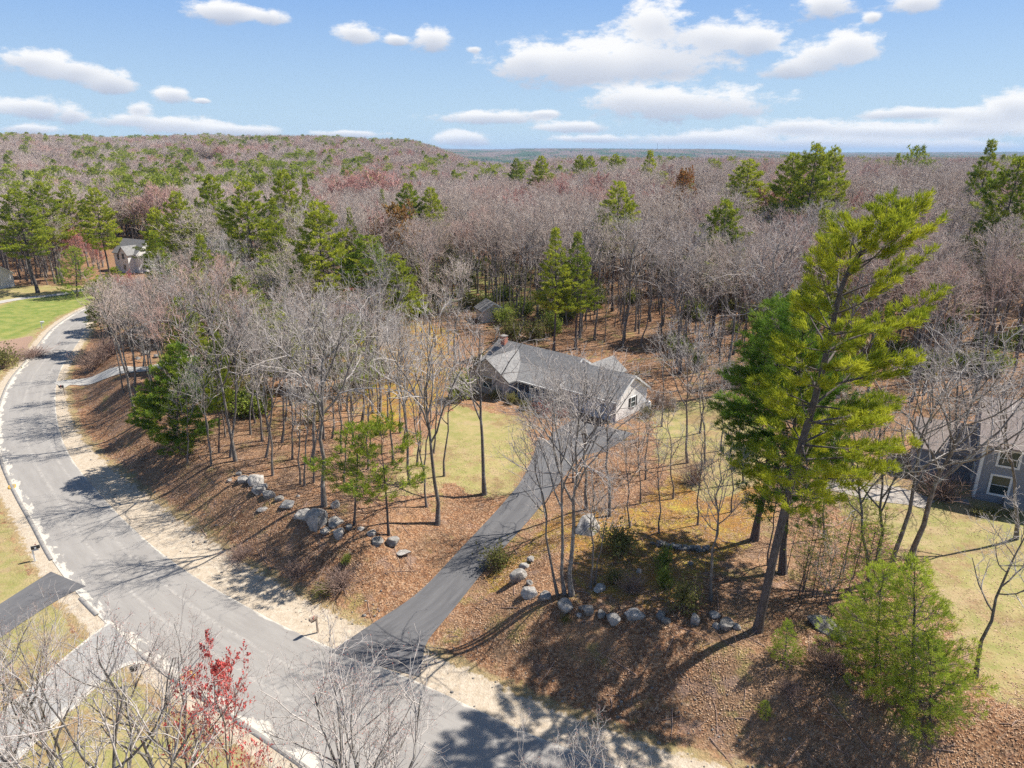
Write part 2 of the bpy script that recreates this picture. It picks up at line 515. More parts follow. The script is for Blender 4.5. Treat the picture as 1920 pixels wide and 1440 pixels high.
def inpoly_sd(x, y, P):
    """signed distance to a closed polygon, negative inside"""
    P = np.array(P)
    Q = np.vstack([P, P[:1]])
    d = np.abs(polydist(x, y, Q))
    inside = np.zeros(x.shape, bool)
    j = len(P) - 1
    for i in range(len(P)):
        xi, yi = P[i]; xj, yj = P[j]
        c = ((yi > y) != (yj > y)) & (x < (xj - xi) * (y - yi) / (yj - yi + 1e-12) + xi)
        inside ^= c
        j = i
    return np.where(inside, -d, d)

def zone(P, soft=2.0):
    poly = [tuple(G(*q)[:2]) if len(q) == 2 else q[:2] for q in P]
    v = np.zeros(X.size)
    m_ = (np.abs(X.ravel()) < 160) & (Y.ravel() < 260) & (Y.ravel() > 0)
    v[m_] = np.clip(0.5 - inpoly_sd(X.ravel()[m_], Y.ravel()[m_], poly) / (2 * soft), 0, 1)
    return v
xr, yr = X.ravel(), Y.ravel()
nr = (np.abs(xr) < 160) & (yr < 240) & (yr > -60)
dR = np.full(xr.size, 50.0); dL = np.full(xr.size, 50.0)
dR[nr] = polydist(xr[nr], yr[nr], REc)
dL[nr] = polydist(xr[nr], yr[nr], LEc)
# sandy shoulders: lot side wide, other side narrow
wide = np.interp(xr, [-90, -62, -50, -38, -25, -12, -4, 8, 30], [0.9, 1.0, 1.6, 2.8, 3.4, 2.7, 2.4, 2.0, 2.8])
shoulder = np.clip(0.5 + (wide - np.abs(dR)) / 4, 0, 1) * (dR > -4)
shoulder = np.maximum(shoulder, np.clip(0.5 + (1.1 - np.abs(dL)) / 3, 0, 1) * (dL > -4))
shoulder[~nr] = 0
lawn = zone([(705, 935), (745, 880), (800, 815), (850, 760), (985, 785), (1000, 850), (960, 925), (905, 935), (850, 905), (780, 930)])
lawn = np.maximum(lawn, zone([(1520, 935), (1640, 985), (1730, 1080), (1790, 1180), (1850, 1300), (1930, 1330), (2150, 1330), (2150, 900), (1750, 880), (1600, 850)]))
lawn = np.maximum(lawn, zone([(1225, 770), (1350, 735), (1420, 790), (1480, 870), (1330, 950), (1230, 860)]))
leftside = np.clip(0.5 + (-(dL) - 1.6) / 3, 0, 1)
leftside[~nr] = 0
leftside *= ss(175, 150, yr)
lawn = np.maximum(lawn, leftside)
green = np.maximum(zone([(40, 560), (210, 540), (215, 552), (120, 590), (60, 625), (0, 640), (-60, 600)], 3),
                   0.45 * zone([(850, 760), (985, 785), (880, 800), (800, 815)], 3))
moss = zone([(1180, 960), (1250, 900), (1300, 840), (1420, 860), (1460, 960), (1330, 1080), (1260, 1140), (1080, 1110), (1060, 1020), (930, 1110), (900, 1090), (960, 1040), (1040, 970)], 2.5)
moss = np.maximum(moss, 0.8 * zone([(640, 610), (760, 590), (860, 620), (850, 740), (700, 830), (620, 700)], 3))
floor_green = 0.5 * zone([(700, 480), (1120, 480), (1100, 600), (700, 590)], 6)
brownband = zone([(0, 640), (60, 630), (78, 640), (60, 665), (0, 690), (-60, 690), (-60, 640)], 2)
farz = np.clip((np.hypot(xr, yr) - 600) / 600, 0, 1)
gme = mesh('ground', np.stack([xr, yr, Z], 1), [Fq], [])
for nm, arr in dict(sand=shoulder, lawn=lawn, green=green, moss=moss, fgreen=floor_green, brown=brownband, farz=farz).items():
    at_ = gme.attributes.new(nm, 'FLOAT', 'POINT')
    at_.data.foreach_set('value', arr.astype(np.float32))
ground = tag(ob('ground', gme), kind='structure')

mt, k = newmat('woodland_ground')
pos = k.n('ShaderNodeNewGeometry').outputs['Position']
def attr(nm):
    return k.n('ShaderNodeAttribute', attribute_name=nm).outputs['Fac']
vo = k.n('ShaderNodeTexVoronoi', {'Vector': pos, 'Scale': 7.5, 'Randomness': 1.0})
vo2 = k.n('ShaderNodeTexVoronoi', {'Vector': pos, 'Scale': 15, 'Randomness': 1.0})
lf = k.n('ShaderNodeSeparateColor', {0: vo.outputs['Color']}).outputs
lf2 = k.n('ShaderNodeSeparateColor', {0: vo2.outputs['Color']}).outputs
ramp = k.n('ShaderNodeValToRGB', {0: lf[0]})
cr = ramp.color_ramp
cr.elements[0].position = 0; cr.elements[0].color = (0.10, 0.055, 0.035, 1)
cr.elements[1].position = 1; cr.elements[1].color = (0.58, 0.40, 0.26, 1)
for p_, c_ in ((0.35, (0.27, 0.13, 0.065)), (0.6, (0.39, 0.20, 0.10)), (0.8, (0.50, 0.29, 0.16))):
    e = cr.elements.new(p_); e.color = (*c_, 1)
leaf = k.mix(k.m('MULTIPLY', lf2[1], 0.55), ramp.outputs[0], (0.20, 0.11, 0.07))
n_big = k.noise(0.16, 5, 0.6, pos)
n_mid = k.noise(0.9, 6, 0.65, pos)
leaf = k.mix(0.28, leaf, (0.12, 0.06, 0.03))
n_fine = k.noise(14, 4, 0.7, pos)
leaf = k.mix(k.m('MULTIPLY', k.step(n_big, 0.48, 0.6), 0.4), leaf, (0.42, 0.25, 0.14))  # broad tan patches paint sunlit litter into the colour
leaf = k.mix(k.m('MULTIPLY', k.step(k.noise(0.11, 6, 0.7, pos), 0.5, 0.6), 0.55), leaf, (0.19, 0.125, 0.08))
leaf = k.mix(k.m('MULTIPLY', k.step(n_mid, 0.52, 0.7), 0.7), leaf, (0.15, 0.10, 0.065))
leaf = k.mix(k.m('MULTIPLY', k.step(k.noise(2.6, 5, 0.7, pos), 0.55, 0.7), 0.6), leaf, (0.50, 0.36, 0.25))
leaf = k.mix(k.m('MULTIPLY', k.step(k.noise(0.5, 6, 0.7, pos), 0.56, 0.66), 0.5), leaf, (0.28, 0.20, 0.17))
leaf = k.mix(k.m('MULTIPLY', k.step(k.noise(0.33, 6, 0.7, pos), 0.54, 0.66), 0.6), leaf, (0.24, 0.22, 0.07))
def edge(val, nscale=0.7, amp=0.7, lo=0.45, hi=0.55):
    return k.step(k.m('ADD', val, k.m('MULTIPLY', k.m('SUBTRACT', k.noise(nscale, 6, 0.65, pos), 0.5), amp)), lo, hi)
grass_d = k.mix(k.step(k.noise(0.8, 7, 0.75, pos), 0.36, 0.66), (0.38, 0.30, 0.15), (0.235, 0.235, 0.075))
grass_d = k.mix(k.m('MULTIPLY', k.step(k.noise(0.35, 5, 0.6, pos), 0.5, 0.66), 0.75), grass_d, (0.42, 0.30, 0.19))
grass_d = k.mix(k.m('MULTIPLY', k.step(k.noise(2.4, 7, 0.8, pos), 0.5, 0.68), 0.6), grass_d, (0.17, 0.19, 0.06))
grass_d = k.mix(k.m('MULTIPLY', n_fine, 0.5), grass_d, (0.22, 0.20, 0.08))
grass_d = k.mix(k.m('MULTIPLY', k.step(k.noise(0.22, 7, 0.75, pos), 0.5, 0.62), 0.65), grass_d, leaf)
grass_g = k.mix(k.step(k.noise(0.5, 6, 0.7, pos), 0.35, 0.65), (0.11, 0.18, 0.03), (0.25, 0.26, 0.07))
mossc = k.mix(k.step(k.noise(0.7, 7, 0.75, pos), 0.42, 0.66), (0.36, 0.18, 0.05), (0.44, 0.35, 0.06))
mossc = k.mix(k.m('MULTIPLY', lf[1], 0.6), mossc, (0.13, 0.085, 0.04))
mossc = k.mix(k.m('MULTIPLY', k.step(k.noise(0.45, 6, 0.7, pos), 0.54, 0.64), 0.7), mossc, leaf)
sandc = k.mix(k.step(k.noise(2.3, 7, 0.7, pos), 0.35, 0.68), (0.39, 0.32, 0.24), (0.50, 0.43, 0.345))
sandc = k.mix(k.m('MULTIPLY', k.step(k.noise(5, 6, 0.75, pos), 0.52, 0.72), 0.55), sandc, (0.40, 0.33, 0.25))
col = k.mix(edge(attr('moss'), 0.8, 0.9), leaf, mossc)
col = k.mix(edge(attr('fgreen'), 0.5, 0.9), col, (0.22, 0.24, 0.08))
col = k.mix(edge(attr('lawn'), 0.7, 1.15), col, grass_d)
col = k.mix(k.m('MULTIPLY', edge(attr('green'), 0.25, 1.1, 0.4, 0.7), 0.85), col, grass_g)
col = k.mix(edge(attr('brown'), 0.6, 0.5), col, (0.30, 0.20, 0.15))
fringe = edge(k.m('MULTIPLY', attr('sand'), 1.0), 0.9, 0.5, 0.28, 0.4)
col = k.mix(k.m('MULTIPLY', fringe, 0.55), col, k.mix(n_mid, (0.38, 0.30, 0.17), (0.30, 0.27, 0.12)))
col = k.mix(edge(attr('sand'), 1.6, 0.62, 0.46, 0.56), col, sandc)
col = k.mix(attr('farz'), col, (0.13, 0.10, 0.075))
hgt = k.m('ADD', k.m('MULTIPLY', vo.outputs['Distance'], 0.8), n_fine)
b = k.n('ShaderNodeBump', {'Strength': k.m('SUBTRACT', 0.9, k.m('MULTIPLY', k.m('MAXIMUM', attr('sand'), attr('lawn')), 0.55)), 'Distance': 0.08, 'Height': hgt})
finish(k, k.n('ShaderNodeBsdfPrincipled', {'Base Color': col, 'Roughness': 0.95, 'Specular IOR Level': 0.15, 'Normal': b.outputs[0]}).outputs[0])
gme.materials.append(mt)

# ------------------------------------------------------------------ road and drives
def strip(name, A, B, z_off, mat, cross=8, sk=None, attrs=True):
    """ribbon between polylines A and B (same count), lying on the terrain"""
    n = len(A)
    t = np.linspace(0, 1, cross + 1)
    P = A[:, None, :] * (1 - t)[None, :, None] + B[:, None, :] * t[None, :, None]
    x, y = P[..., 0].ravel(), P[..., 1].ravel()
    z = terrain(x, y) + z_off
    I = np.arange(n * (cross + 1)).reshape(n, cross + 1)
    Fs = np.stack([I[:-1, :-1].ravel(), I[:-1, 1:].ravel(), I[1:, 1:].ravel(), I[1:, :-1].ravel()], 1)
    Vt = np.stack([x, y, z], 1)
    nrm = np.cross(Vt[Fs[0, 1]] - Vt[Fs[0, 0]], Vt[Fs[0, 3]] - Vt[Fs[0, 0]])
    if nrm[2] < 0:
        Fs = Fs[:, ::-1]
    me = mesh(name, Vt, [Fs], mat)
    wid = np.linalg.norm(B - A, axis=1)
    lat = np.repeat(t[None, :], n, 0) * wid[:, None]
    a1 = me.attributes.new('fromleft', 'FLOAT', 'POINT'); a1.data.foreach_set('value', lat.ravel().astype(np.float32))
    a2 = me.attributes.new('fromright', 'FLOAT', 'POINT'); a2.data.foreach_set('value', (wid[:, None] - lat).ravel().astype(np.float32))
    s_ = np.concatenate([[0], np.cumsum(np.linalg.norm(np.diff(A, axis=0), axis=1))])
    a3 = me.attributes.new('along', 'FLOAT', 'POINT'); a3.data.foreach_set('value', np.repeat(s_[:, None], cross + 1, 1).ravel().astype(np.float32))
    return tag(ob(name, me), kind='structure')

def asphalt(name, c1, c2, sandL=0.0, sandR=0.0, wheel=True):
    mt, k = newmat(name)
    pos = k.n('ShaderNodeNewGeometry').outputs['Position']
    A = lambda nm: k.n('ShaderNodeAttribute', attribute_name=nm).outputs['Fac']
    fl, fr, al = A('fromleft'), A('fromright'), A('along')
    uv = k.n('ShaderNodeCombineXYZ', {0: fl, 1: k.m('MULTIPLY', al, 0.12), 2: 0.0}).outputs[0]
    streak = k.noise(1.6, 6, 0.7, uv)
    col = k.mix(k.step(streak, 0.35, 0.68), c1, c2)
    col = k.mix(k.m('MULTIPLY', k.step(k.noise(0.25, 4, 0.6, pos), 0.45, 0.6), 0.35), col, c2)
    col = k.mix(k.m('MULTIPLY', k.noise(40, 3, 0.8, pos), 0.25), col, tuple(v * 0.7 for v in c1))
    if wheel:
        for c0 in (2.35, 4.25):
            line = k.step(k.m('ABSOLUTE', k.m('SUBTRACT', fl, k.m('ADD', c0, k.m('MULTIPLY', k.noise(0.15, 3, 0.5, pos), 0.5)))), 0.22, 0.02)
            col = k.mix(k.m('MULTIPLY', k.m('MULTIPLY', line, k.step(k.noise(3.5, 5, 0.7, pos), 0.42, 0.62)), 0.42), col, (0.48, 0.45, 0.41))
        # transverse scuffs
        uv2 = k.n('ShaderNodeCombineXYZ', {0: k.m('MULTIPLY', fl, 0.1), 1: al, 2: 0.0}).outputs[0]
        col = k.mix(k.m('MULTIPLY', k.step(k.noise(2.5, 5, 0.75, uv2), 0.58, 0.75), 0.25), col, (0.36, 0.34, 0.32))
    sandc = k.mix(k.noise(5, 5, 0.7, pos), (0.46, 0.42, 0.36), (0.58, 0.54, 0.47))
    f = None
    uv3 = k.n('ShaderNodeCombineXYZ', {0: fl, 1: k.m('MULTIPLY', al, 0.35), 2: 0.0}).outputs[0]
    rag = k.m('MULTIPLY', k.m('SUBTRACT', k.noise(1.7, 6, 0.65, uv3), 0.5), 3.4)
    if sandL:
        amt = k.m('MULTIPLY', k.noise(0.09, 3, 0.5, pos), sandL * 2)
        f = k.step(k.m('ADD', k.m('SUBTRACT', fl, amt), rag), 0.08, -0.08)
    if sandR:
        f2 = k.step(k.m('ADD', k.m('SUBTRACT', fr, sandR), k.m('MULTIPLY', rag, 0.3)), 0.1, -0.1)
        f = f2 if f is None else k.m('MAXIMUM', f, f2)
    if f is not None:
        col = k.mix(f, col, sandc)
    b = k.n('ShaderNodeBump', {'Strength': 0.35, 'Distance': 0.01, 'Height': k.noise(60, 3, 0.8, pos)})
    finish(k, k.n('ShaderNodeBsdfPrincipled', {'Base Color': col, 'Roughness': 0.85, 'Normal': b.outputs[0]}).outputs[0])
    return mt
# the road ribbon runs along the lot-side edge; its other edge is the nearest point of LE
RB = RE.copy()
LB = []
for p in RB:
    q = LE[np.argmin(np.hypot(*(LE - p).T))]
    LB.append(q)
LB = smooth_poly(np.array(LB), 12)
road = strip('road', LB, RB, 0.03, asphalt('road_asphalt', (0.255, 0.238, 0.222), (0.305, 0.287, 0.268), 0.45, 0.06), cross=10)
# low grey asphalt berm on the far side of the road
def berm(name, P, label):
    n = len(P)
    T = np.gradient(P, axis=0); T /= np.linalg.norm(T, axis=1)[:, None]
    N = np.stack([-T[:, 1], T[:, 0]], 1)
    prof = [(-0.16, 0.0), (-0.10, 0.08), (0.02, 0.10), (0.12, 0.06), (0.17, 0.0)]
    V = []
    for i in range(n):
        z0 = tz(*P[i])
        for a, z in prof:
            V.append((P[i, 0] + N[i, 0] * a, P[i, 1] + N[i, 1] * a, z0 + z + 0.01))
    m_ = len(prof)
    Fs = [(i * m_ + j, i * m_ + j + 1, (i + 1) * m_ + j + 1, (i + 1) * m_ + j) for i in range(n - 1) for j in range(m_ - 1)]
    return tag(ob(name, mesh(name, V, [np.array(Fs)], M['berm'])), kind='structure')
M['berm'] = simple('berm_asphalt', (0.19, 0.18, 0.17), (0.30, 0.28, 0.26), 3, 0.9, 0.3)
def near_pt(P, q):
    return int(np.argmin(np.hypot(P[:, 0] - q[0], P[:, 1] - q[1])))
i1 = near_pt(LE, flat(94, 1066)); i2 = near_pt(LE, flat(146, 1117)); i3 = near_pt(LE, flat(190, 1162)); i4 = near_pt(LE, flat(262, 1232)); 
berm('kerb', LE[12:i1], None)
berm('kerb', LE[i2:i3], None)
berm('kerb', LE[i4:], None)

def drive(name, Ppx, Wd, mat, z_off, cross=6, step=0.7, world=None):
    C_ = np.array([G(*q)[:2] for q in Ppx]) if world is None else np.array(world, float)
    Wd = np.array(Wd, float)
    C3 = np.column_stack([C_, Wd])
    C3 = resample(catmull(C3, 12), step)
    C3[:, :2] = smooth_poly(C3[:, :2], 4)
    T = np.gradient(C3[:, :2], axis=0); T /= np.linalg.norm(T, axis=1)[:, None]
    N = np.stack([-T[:, 1], T[:, 0]], 1)
    A = C3[:, :2] + N * C3[:, 2:3] / 2
    B = C3[:, :2] - N * C3[:, 2:3] / 2
    return strip(name, A, B, z_off, mat, cross)
M['driveasphalt'] = asphalt('driveway_asphalt', (0.085, 0.084, 0.09), (0.14, 0.138, 0.142), 0, 0, False)
M['paledrive'] = asphalt('old_driveway_asphalt', (0.27, 0.26, 0.25), (0.36, 0.35, 0.335), 0.25, 0.2, False)
M['gravel'] = asphalt('gravel', (0.34, 0.325, 0.30), (0.45, 0.43, 0.40), 0.2, 0.2, False)
M['pathstone'] = asphalt('path_paving', (0.30, 0.27, 0.235), (0.38, 0.34, 0.30), 0, 0, False)
drive('driveway', [(700, 1246)] + DRp[1:-1] + [(1062, 830)], [6.4, 4.4, 3.5, 3.1, 3.0, 3.0, 3.1, 3.2, 3.4, 4.4, 6.2], M['driveasphalt'], 0.036)
drive('driveway', [(1062, 842), (1090, 826), (1130, 800)], [4.6, 7.0, 7.4], M['driveasphalt'], 0.044)
drive('driveway', [(128, 1086), (95, 1103), (40, 1138), (-40, 1190), (-110, 1240)], [4.2, 3.7, 3.4, 3.4, 3.4], M['driveasphalt'], 0.036)
drive('driveway', [(238, 1204), (190, 1228), (120, 1288), (20, 1375), (-60, 1450)], [6.0, 4.4, 3.9, 3.9, 3.9], M['paledrive'], 0.036)
drive('driveway', [(108, 722), (140, 716), (190, 706), (260, 694), (330, 680), (430, 655), (520, 635), (600, 625)], [4.2, 2.6, 2.5, 2.5, 2.5, 2.6, 4, 7], M['gravel'], 0.05)
drive('driveway', [(-40, 575), (40, 560), (120, 551), (190, 537), (260, 528), (300, 520)], [2.6] * 6, M['gravel'], 0.05)
drive('path', [(1540, 905), (1600, 915), (1650, 925), (1700, 930), (1750, 950)], [2.5, 3.2, 3.4, 3.0, 2.0], M['pathstone'], 0.03)
#PART2
# ------------------------------------------------------------------ buildings
def slab_roof(prof, x0, x1, axis='x', th=0.16):
    lo = [(a, z - th) for a, z in reversed(prof)]
    return MB().prism(list(prof) + lo, x0, x1, axis)

def window(parent, side, u, z, w_, h_, wallpos, bars=(1, 1), frame='white', fw=0.09):
    """side: 'front' (faces -y), 'right' (faces +x), 'left' (faces -x); u = centre along the wall"""
    fr, pn = MB(), MB()
    def put(mb, u0, u1, z0, z1, d0, d1):
        if side == 'front': mb.box(u0, u1, wallpos - d1, wallpos - d0, z0, z1)
        elif side == 'right': mb.box(wallpos + d0, wallpos + d1, u0, u1, z0, z1)
        else: mb.box(wallpos - d1, wallpos - d0, u0, u1, z0, z1)
    u0, u1, z0, z1 = u - w_ / 2, u + w_ / 2, z - h_ / 2, z + h_ / 2
    put(fr, u0 - fw, u0, z0 - fw, z1 + fw, 0.003, 0.07); put(fr, u1, u1 + fw, z0 - fw, z1 + fw, 0.003, 0.07)
    put(fr, u0, u1, z1, z1 + fw, 0.003, 0.07); put(fr, u0, u1, z0 - fw, z0, 0.003, 0.09)
    put(fr, u0, u1, z - 0.02, z + 0.02, 0.012, 0.05)
    for i in range(bars[0]):
        c = u0 + (i + 1) * w_ / (bars[0] + 1)
        put(fr, c - 0.012, c + 0.012, z0, z1, 0.014, 0.04)
    put(pn, u0, u1, z0, z1, 0.004, 0.02)
    f = fr.build('window', M[frame], parent)
    pn.build('pane', M['glass'], f)
    return f

# ---- the ranch house
hz0 = tz(9, 72) 
H = empty('ranch_house', (11.5, 70.7, hz0), -0.73, 'long low ranch house with grey shingle roof and covered porch at the driveway top', 'house')
wl = MB()
wl.prism([(0, -0.6), (6.4, -0.6), (6.4, 2.6), (3.2, 4.62), (0, 2.6)], -7.6, 0)
wl.build('garage_wall', M['mauve'], H)
wl = MB()
wl.prism([(0.9, -0.6), (8.0, -0.6), (8.0, 2.6), (4.0, 4.96), (0.9, 3.0)], -21.0, -7.603)
wl.build('wall', M['mauve'], H)
MB().prism([(-20.6, -0.6), (-13.8, -0.6), (-13.8, 2.45), (-17.2, 4.5), (-20.6, 2.45)], -2.5, 0.897, 'y').build('wing_wall', M['mauve'], H)
slab_roof([(-0.35, 2.52), (3.2, 4.82), (6.75, 2.52)], -7.55, 0.3).build('garage_roof', M['roof'], H)
mr = slab_roof([(-1.4, 2.42), (1.5, 3.55), (4.0, 5.15), (8.35, 2.5)], -21.3, -7.56).build('main_roof', M['roof'], H)
slab_roof([(-21.0, 2.38), (-17.2, 4.68), (-13.4, 2.38)], -2.85, 3.3, 'y').build('wing_roof', M['roof'], H)
slab_roof([(-8.9, 3.0), (-6.7, 4.5), (-4.5, 3.0)], 3.3, 9.2, 'y').build('rear_roof', M['roof'], H)
MB().prism([(-8.6, -0.5), (-4.8, -0.5), (-4.8, 2.9), (-6.7, 4.2), (-8.6, 2.9)], 6.403, 8.9, 'y').build('rear_wall', M['mauve'], H)
# white rake boards and eave trim
def rake(pts, x0, x1, dz):
    rb = MB()
    for (ya, za), (yb, zb) in zip(pts[:-1], pts[1:]):
        rb.prism([(ya, za + 0.03), (yb, zb + 0.03), (yb, zb - dz), (ya, za - dz)], x0, x1)
    rb.build('rake_board', M['white'], H)
rake([(-1.4, 2.42), (1.5, 3.55), (4.0, 5.15), (8.35, 2.5)], -7.557, -7.47, 0.26)
rake([(-0.35, 2.52), (3.2, 4.82), (6.75, 2.52)], 0.302, 0.36, 0.22)
MB().box(-13.3, -7.5, -1.52, -1.41, 2.24, 2.42).build('gutter', M['white'], H)
MB().box(-7.45, 0.3, -0.47, -0.36, 2.34, 2.5).build('gutter', M['white'], H)
MB().box(-7.0, 0.003, -0.005, 6.405, -0.62, 0.05).build('foundation', M['berm'], H)
# pale sheet over the end clapboard, sunlight on the gable put into its colour
M['endwall'] = siding('sunlit_clapboard', (0.86, 0.84, 0.81), (0.88, 0.86, 0.84), 0.14, 0.88)
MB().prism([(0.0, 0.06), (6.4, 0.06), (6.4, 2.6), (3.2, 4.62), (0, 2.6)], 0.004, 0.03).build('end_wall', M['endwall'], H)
window(H, 'right', 3.4, 1.55, 0.85, 1.15, 0.03)
for y0_ in (2.55, 3.94):
    MB().box(0.032, 0.07, y0_, y0_ + 0.31, 0.95, 2.15).build('shutter', M['black'], H)
# garage doors with recessed panels
M['gdoor'] = simple('blue_shaded_door', (0.50, 0.53, 0.58), (0.46, 0.49, 0.54), 2, 0.6)  # bluish shade of the house front is mixed into the door colour
for x0 in (-5.9, -3.0):
    d = MB().box(x0, x0 + 2.5, -0.05, -0.004, 0.0, 2.12)
    for i in range(4):
        for j in range(4):
            d.box(x0 + 0.1 + j * 0.59, x0 + 0.58 + j * 0.59, -0.075, -0.052, 0.08 + i * 0.52, 0.5 + i * 0.52)
    dd = d.build('garage_door', M['gdoor'], H)
    fr = MB(); fr.box(x0 - 0.14, x0 - 0.004, -0.09, -0.004, 0, 2.28); fr.box(x0 + 2.504, x0 + 2.64, -0.09, -0.004, 0, 2.28); fr.box(x0 - 0.003, x0 + 2.503, -0.09, -0.004, 2.123, 2.28)
    fr.build('door_frame', M['white'], dd)
for u in (-10.9, -12.8):
    window(H, 'front', u, 1.55, 0.95, 1.3, 0.9)
window(H, 'front', -17.2, 1.5, 1.5, 1.25, -2.5, (2, 1))
dr = MB().box(-9.4, -8.45, 0.85, 0.897, 0.05, 2.1).build('front_door', M['roofred'], H)
MB().box(-8.62, -8.55, 0.8, 0.848, 1.0, 1.1).build('handle', M['black'], dr)
MB().box(-13.7, -7.7, -1.25, 0.896, -0.5, 0.12).build('porch_floor', M['berm'], H)
for x in (-13.4, -11.5, -9.6, -7.75):
    MB().box(x - 0.07, x + 0.07, -1.2, -1.06, 0.12, 2.26).build('porch_post', M['white'], H)
ra = MB()
for xa, xb in ((-13.33, -11.57), (-11.43, -9.67)):
    ra.box(xa, xb, -1.17, -1.09, 0.92, 1.0); ra.box(xa, xb, -1.16, -1.1, 0.22, 0.28)
    n_ = 14
    for i in range(n_):
        c = xa + (i + 0.5) * (xb - xa) / n_
        ra.box(c - 0.02, c + 0.02, -1.15, -1.11, 0.283, 0.917)
ra.build('porch_railing', M['white'], H)
st = MB()
st.box(-9.55, -7.85, -1.6, -1.253, -0.5, -0.04); st.box(-9.55, -7.85, -1.95, -1.603, -0.5, -0.2)
st.build('steps', M['berm'], H)
MB().box(-20.3, -19.6, 3.2, 3.8, 2.5, 5.8).build('chimney', M['brick'], H)
MB().box(-20.36, -19.54, 3.14, 3.86, 5.803, 5.9).build('chimney_cap', M['berm'], [o for o in H.children if o.name.startswith('chimney')][0])
vp = MB(); vp.cyl(-11.2, 5.6, 4.0, 4.75, 0.05); vp.build('vent_pipe', M['white'], H)
tk = MB(); tk.cyl(0, 0, 0, 1.0, 0.38, 0.38, 16); tk.cyl(0, 0, 1.0, 1.16, 0.38, 0.18, 16); tk.cyl(0, 0, 1.16, 1.28, 0.08, 0.08)
pt_ = H.matrix_basis if False else None
c_, s_ = math.cos(-0.73), math.sin(-0.73)
def hloc(X_, Y_):
    return (11.5 + c_ * X_ - s_ * Y_, 70.7 + s_ * X_ + c_ * Y_)
q = hloc(0.55, 5.9)
o = tk.build('propane_tank', M['white'], None, True); o.location = (*q, tz(*q) - 0.03)
tag(o, 'white upright propane tank against the rear corner of the ranch house end gable', 'propane tank')
# trellis fence behind the garage end
q = hloc(0.6, 7.6)
fe = empty('picket_fence', (*q, tz(*q)), -0.73, 'short mauve picket fence running back from the ranch house rear corner', 'fence')
pk = MB()
for i in range(16):
    pk.box(i * 0.17, i * 0.17 + 0.09, -0.02, 0.02, 0.0, 1.5)
pk.build('picket', M['brush'], fe)
MB().box(-0.05, 2.75, 0.023, 0.06, 0.35, 0.45).build('rail', M['brush'], fe)

# ---- two storey grey house at the right edge
b0 = G(1822, 934)
H2 = empty('grey_house', (b0[0], b0[1], b0[2] - 0.1), -0.50, 'two storey grey clapboard house with white corner boards and tan roof at the right edge', 'house')
MB().prism([(0, -0.3), (8.2, -0.3), (8.2, 5.5), (4.1, 8.0), (0, 5.5)], 0, 13).build('wall', M['greysiding'], H2)
slab_roof([(-0.45, 5.32), (4.1, 8.2), (8.65, 5.32)], -0.4, 13.4).build('roof', M['roofbrown'], H2)
MB().box(-0.035, 0.2, -0.035, -0.003, 0.3, 5.3).build('corner_board', M['white'], H2)
MB().box(-0.035, -0.003, 0.0, 0.2, 0.3, 5.3).build('corner_board', M['white'], H2)
MB().box(-0.035, -0.003, 8.0, 8.2, 0.3, 5.3).build('corner_board', M['white'], H2)
MB().box(0.203, 13, -0.03, -0.003, 5.05, 5.3).build('frieze_board', M['white'], H2)
for u in (1.7, 4.5, 7.6, 10.4):
    window(H2, 'front', u, 1.75, 1.25, 1.6, 0, (0, 1), fw=0.17)
    window(H2, 'front', u + 0.2, 4.25, 1.35, 1.3, 0, (0, 1), fw=0.17)
for u in (2.4, 5.6):
    window(H2, 'left', u, 1.75, 0.9, 1.3, 0, fw=0.13); window(H2, 'left', u, 4.2, 0.9, 1.2, 0, fw=0.13)
MB().prism([(3.0, -0.3), (8.6, -0.3), (8.6, 3.0), (5.8, 4.6), (3.0, 3.0)], -4.6, -0.004).build('side_wall', M['greysiding'], H2)
slab_roof([(2.6, 2.9), (5.8, 4.85), (9.0, 2.9)], -4.9, -0.04).build('side_roof', M['roofbrown'], H2)
bh = MB(); bh.prism([(-1.0, 0), (0, 0), (0, 0.75)], 2.2, 3.9)
bh.build('bulkhead', M['berm'], H2)
ps = MB(); ps.box(-2.6, -0.3, -1.6, -0.6, -0.1, 0.16); ps.box(-2.4, -0.5, -2.1, -1.603, -0.2, 0.05)
ps.build('stone_steps', M['berm'], H2)

def plain_house(name, px, py, th, L_, W__, eh, rh, wallm, roofm, label, gable_front=False, wins=(), extra=None, off=0.0):
    p = G(px, py)
    h = empty(name, (p[0], p[1], p[2] - off), th, label, 'house')
    MB().prism([(0, -0.5), (W__, -0.5), (W__, eh), (W__ / 2, rh - 0.15), (0, eh)], -L_, 0).build('wall', wallm, h)
    ro = slab_roof([(-0.35, eh - 0.12), (W__ / 2, rh), (W__ + 0.35, eh - 0.12)], -L_ - 0.3, 0.3).build('roof', roofm, h)
    tr = MB()
    for (ya, za, yb, zb) in ((-0.35, eh - 0.12, W__ / 2, rh), (W__ / 2, rh, W__ + 0.35, eh - 0.12)):
        tr.prism([(ya, za + 0.03), (yb, zb + 0.03), (yb, zb - 0.24), (ya, za - 0.24)], 0.302, 0.37)
    tr.build('rake_board', M['white'], h)
    for wdw in wins:
        window(h, *wdw)
    return h
plain_house('tan_house', 676, 662, -0.62, 13, 8.0, 2.9, 5.6, M['tanside'], M['roofred'],
            'tan sided house with brown roof half hidden by bare trees beyond the gravel driveway', wins=[('right', 2.3, 1.5, 0.9, 1.2, 0.0), ('right', 5.6, 1.5, 0.9, 1.2, 0.0), ('front', -3, 1.5, 1, 1.2, 0.0), ('front', -7, 1.5, 1, 1.2, 0.0), ('right', 4.0, 4.0, 0.7, 0.8, 0.0)])
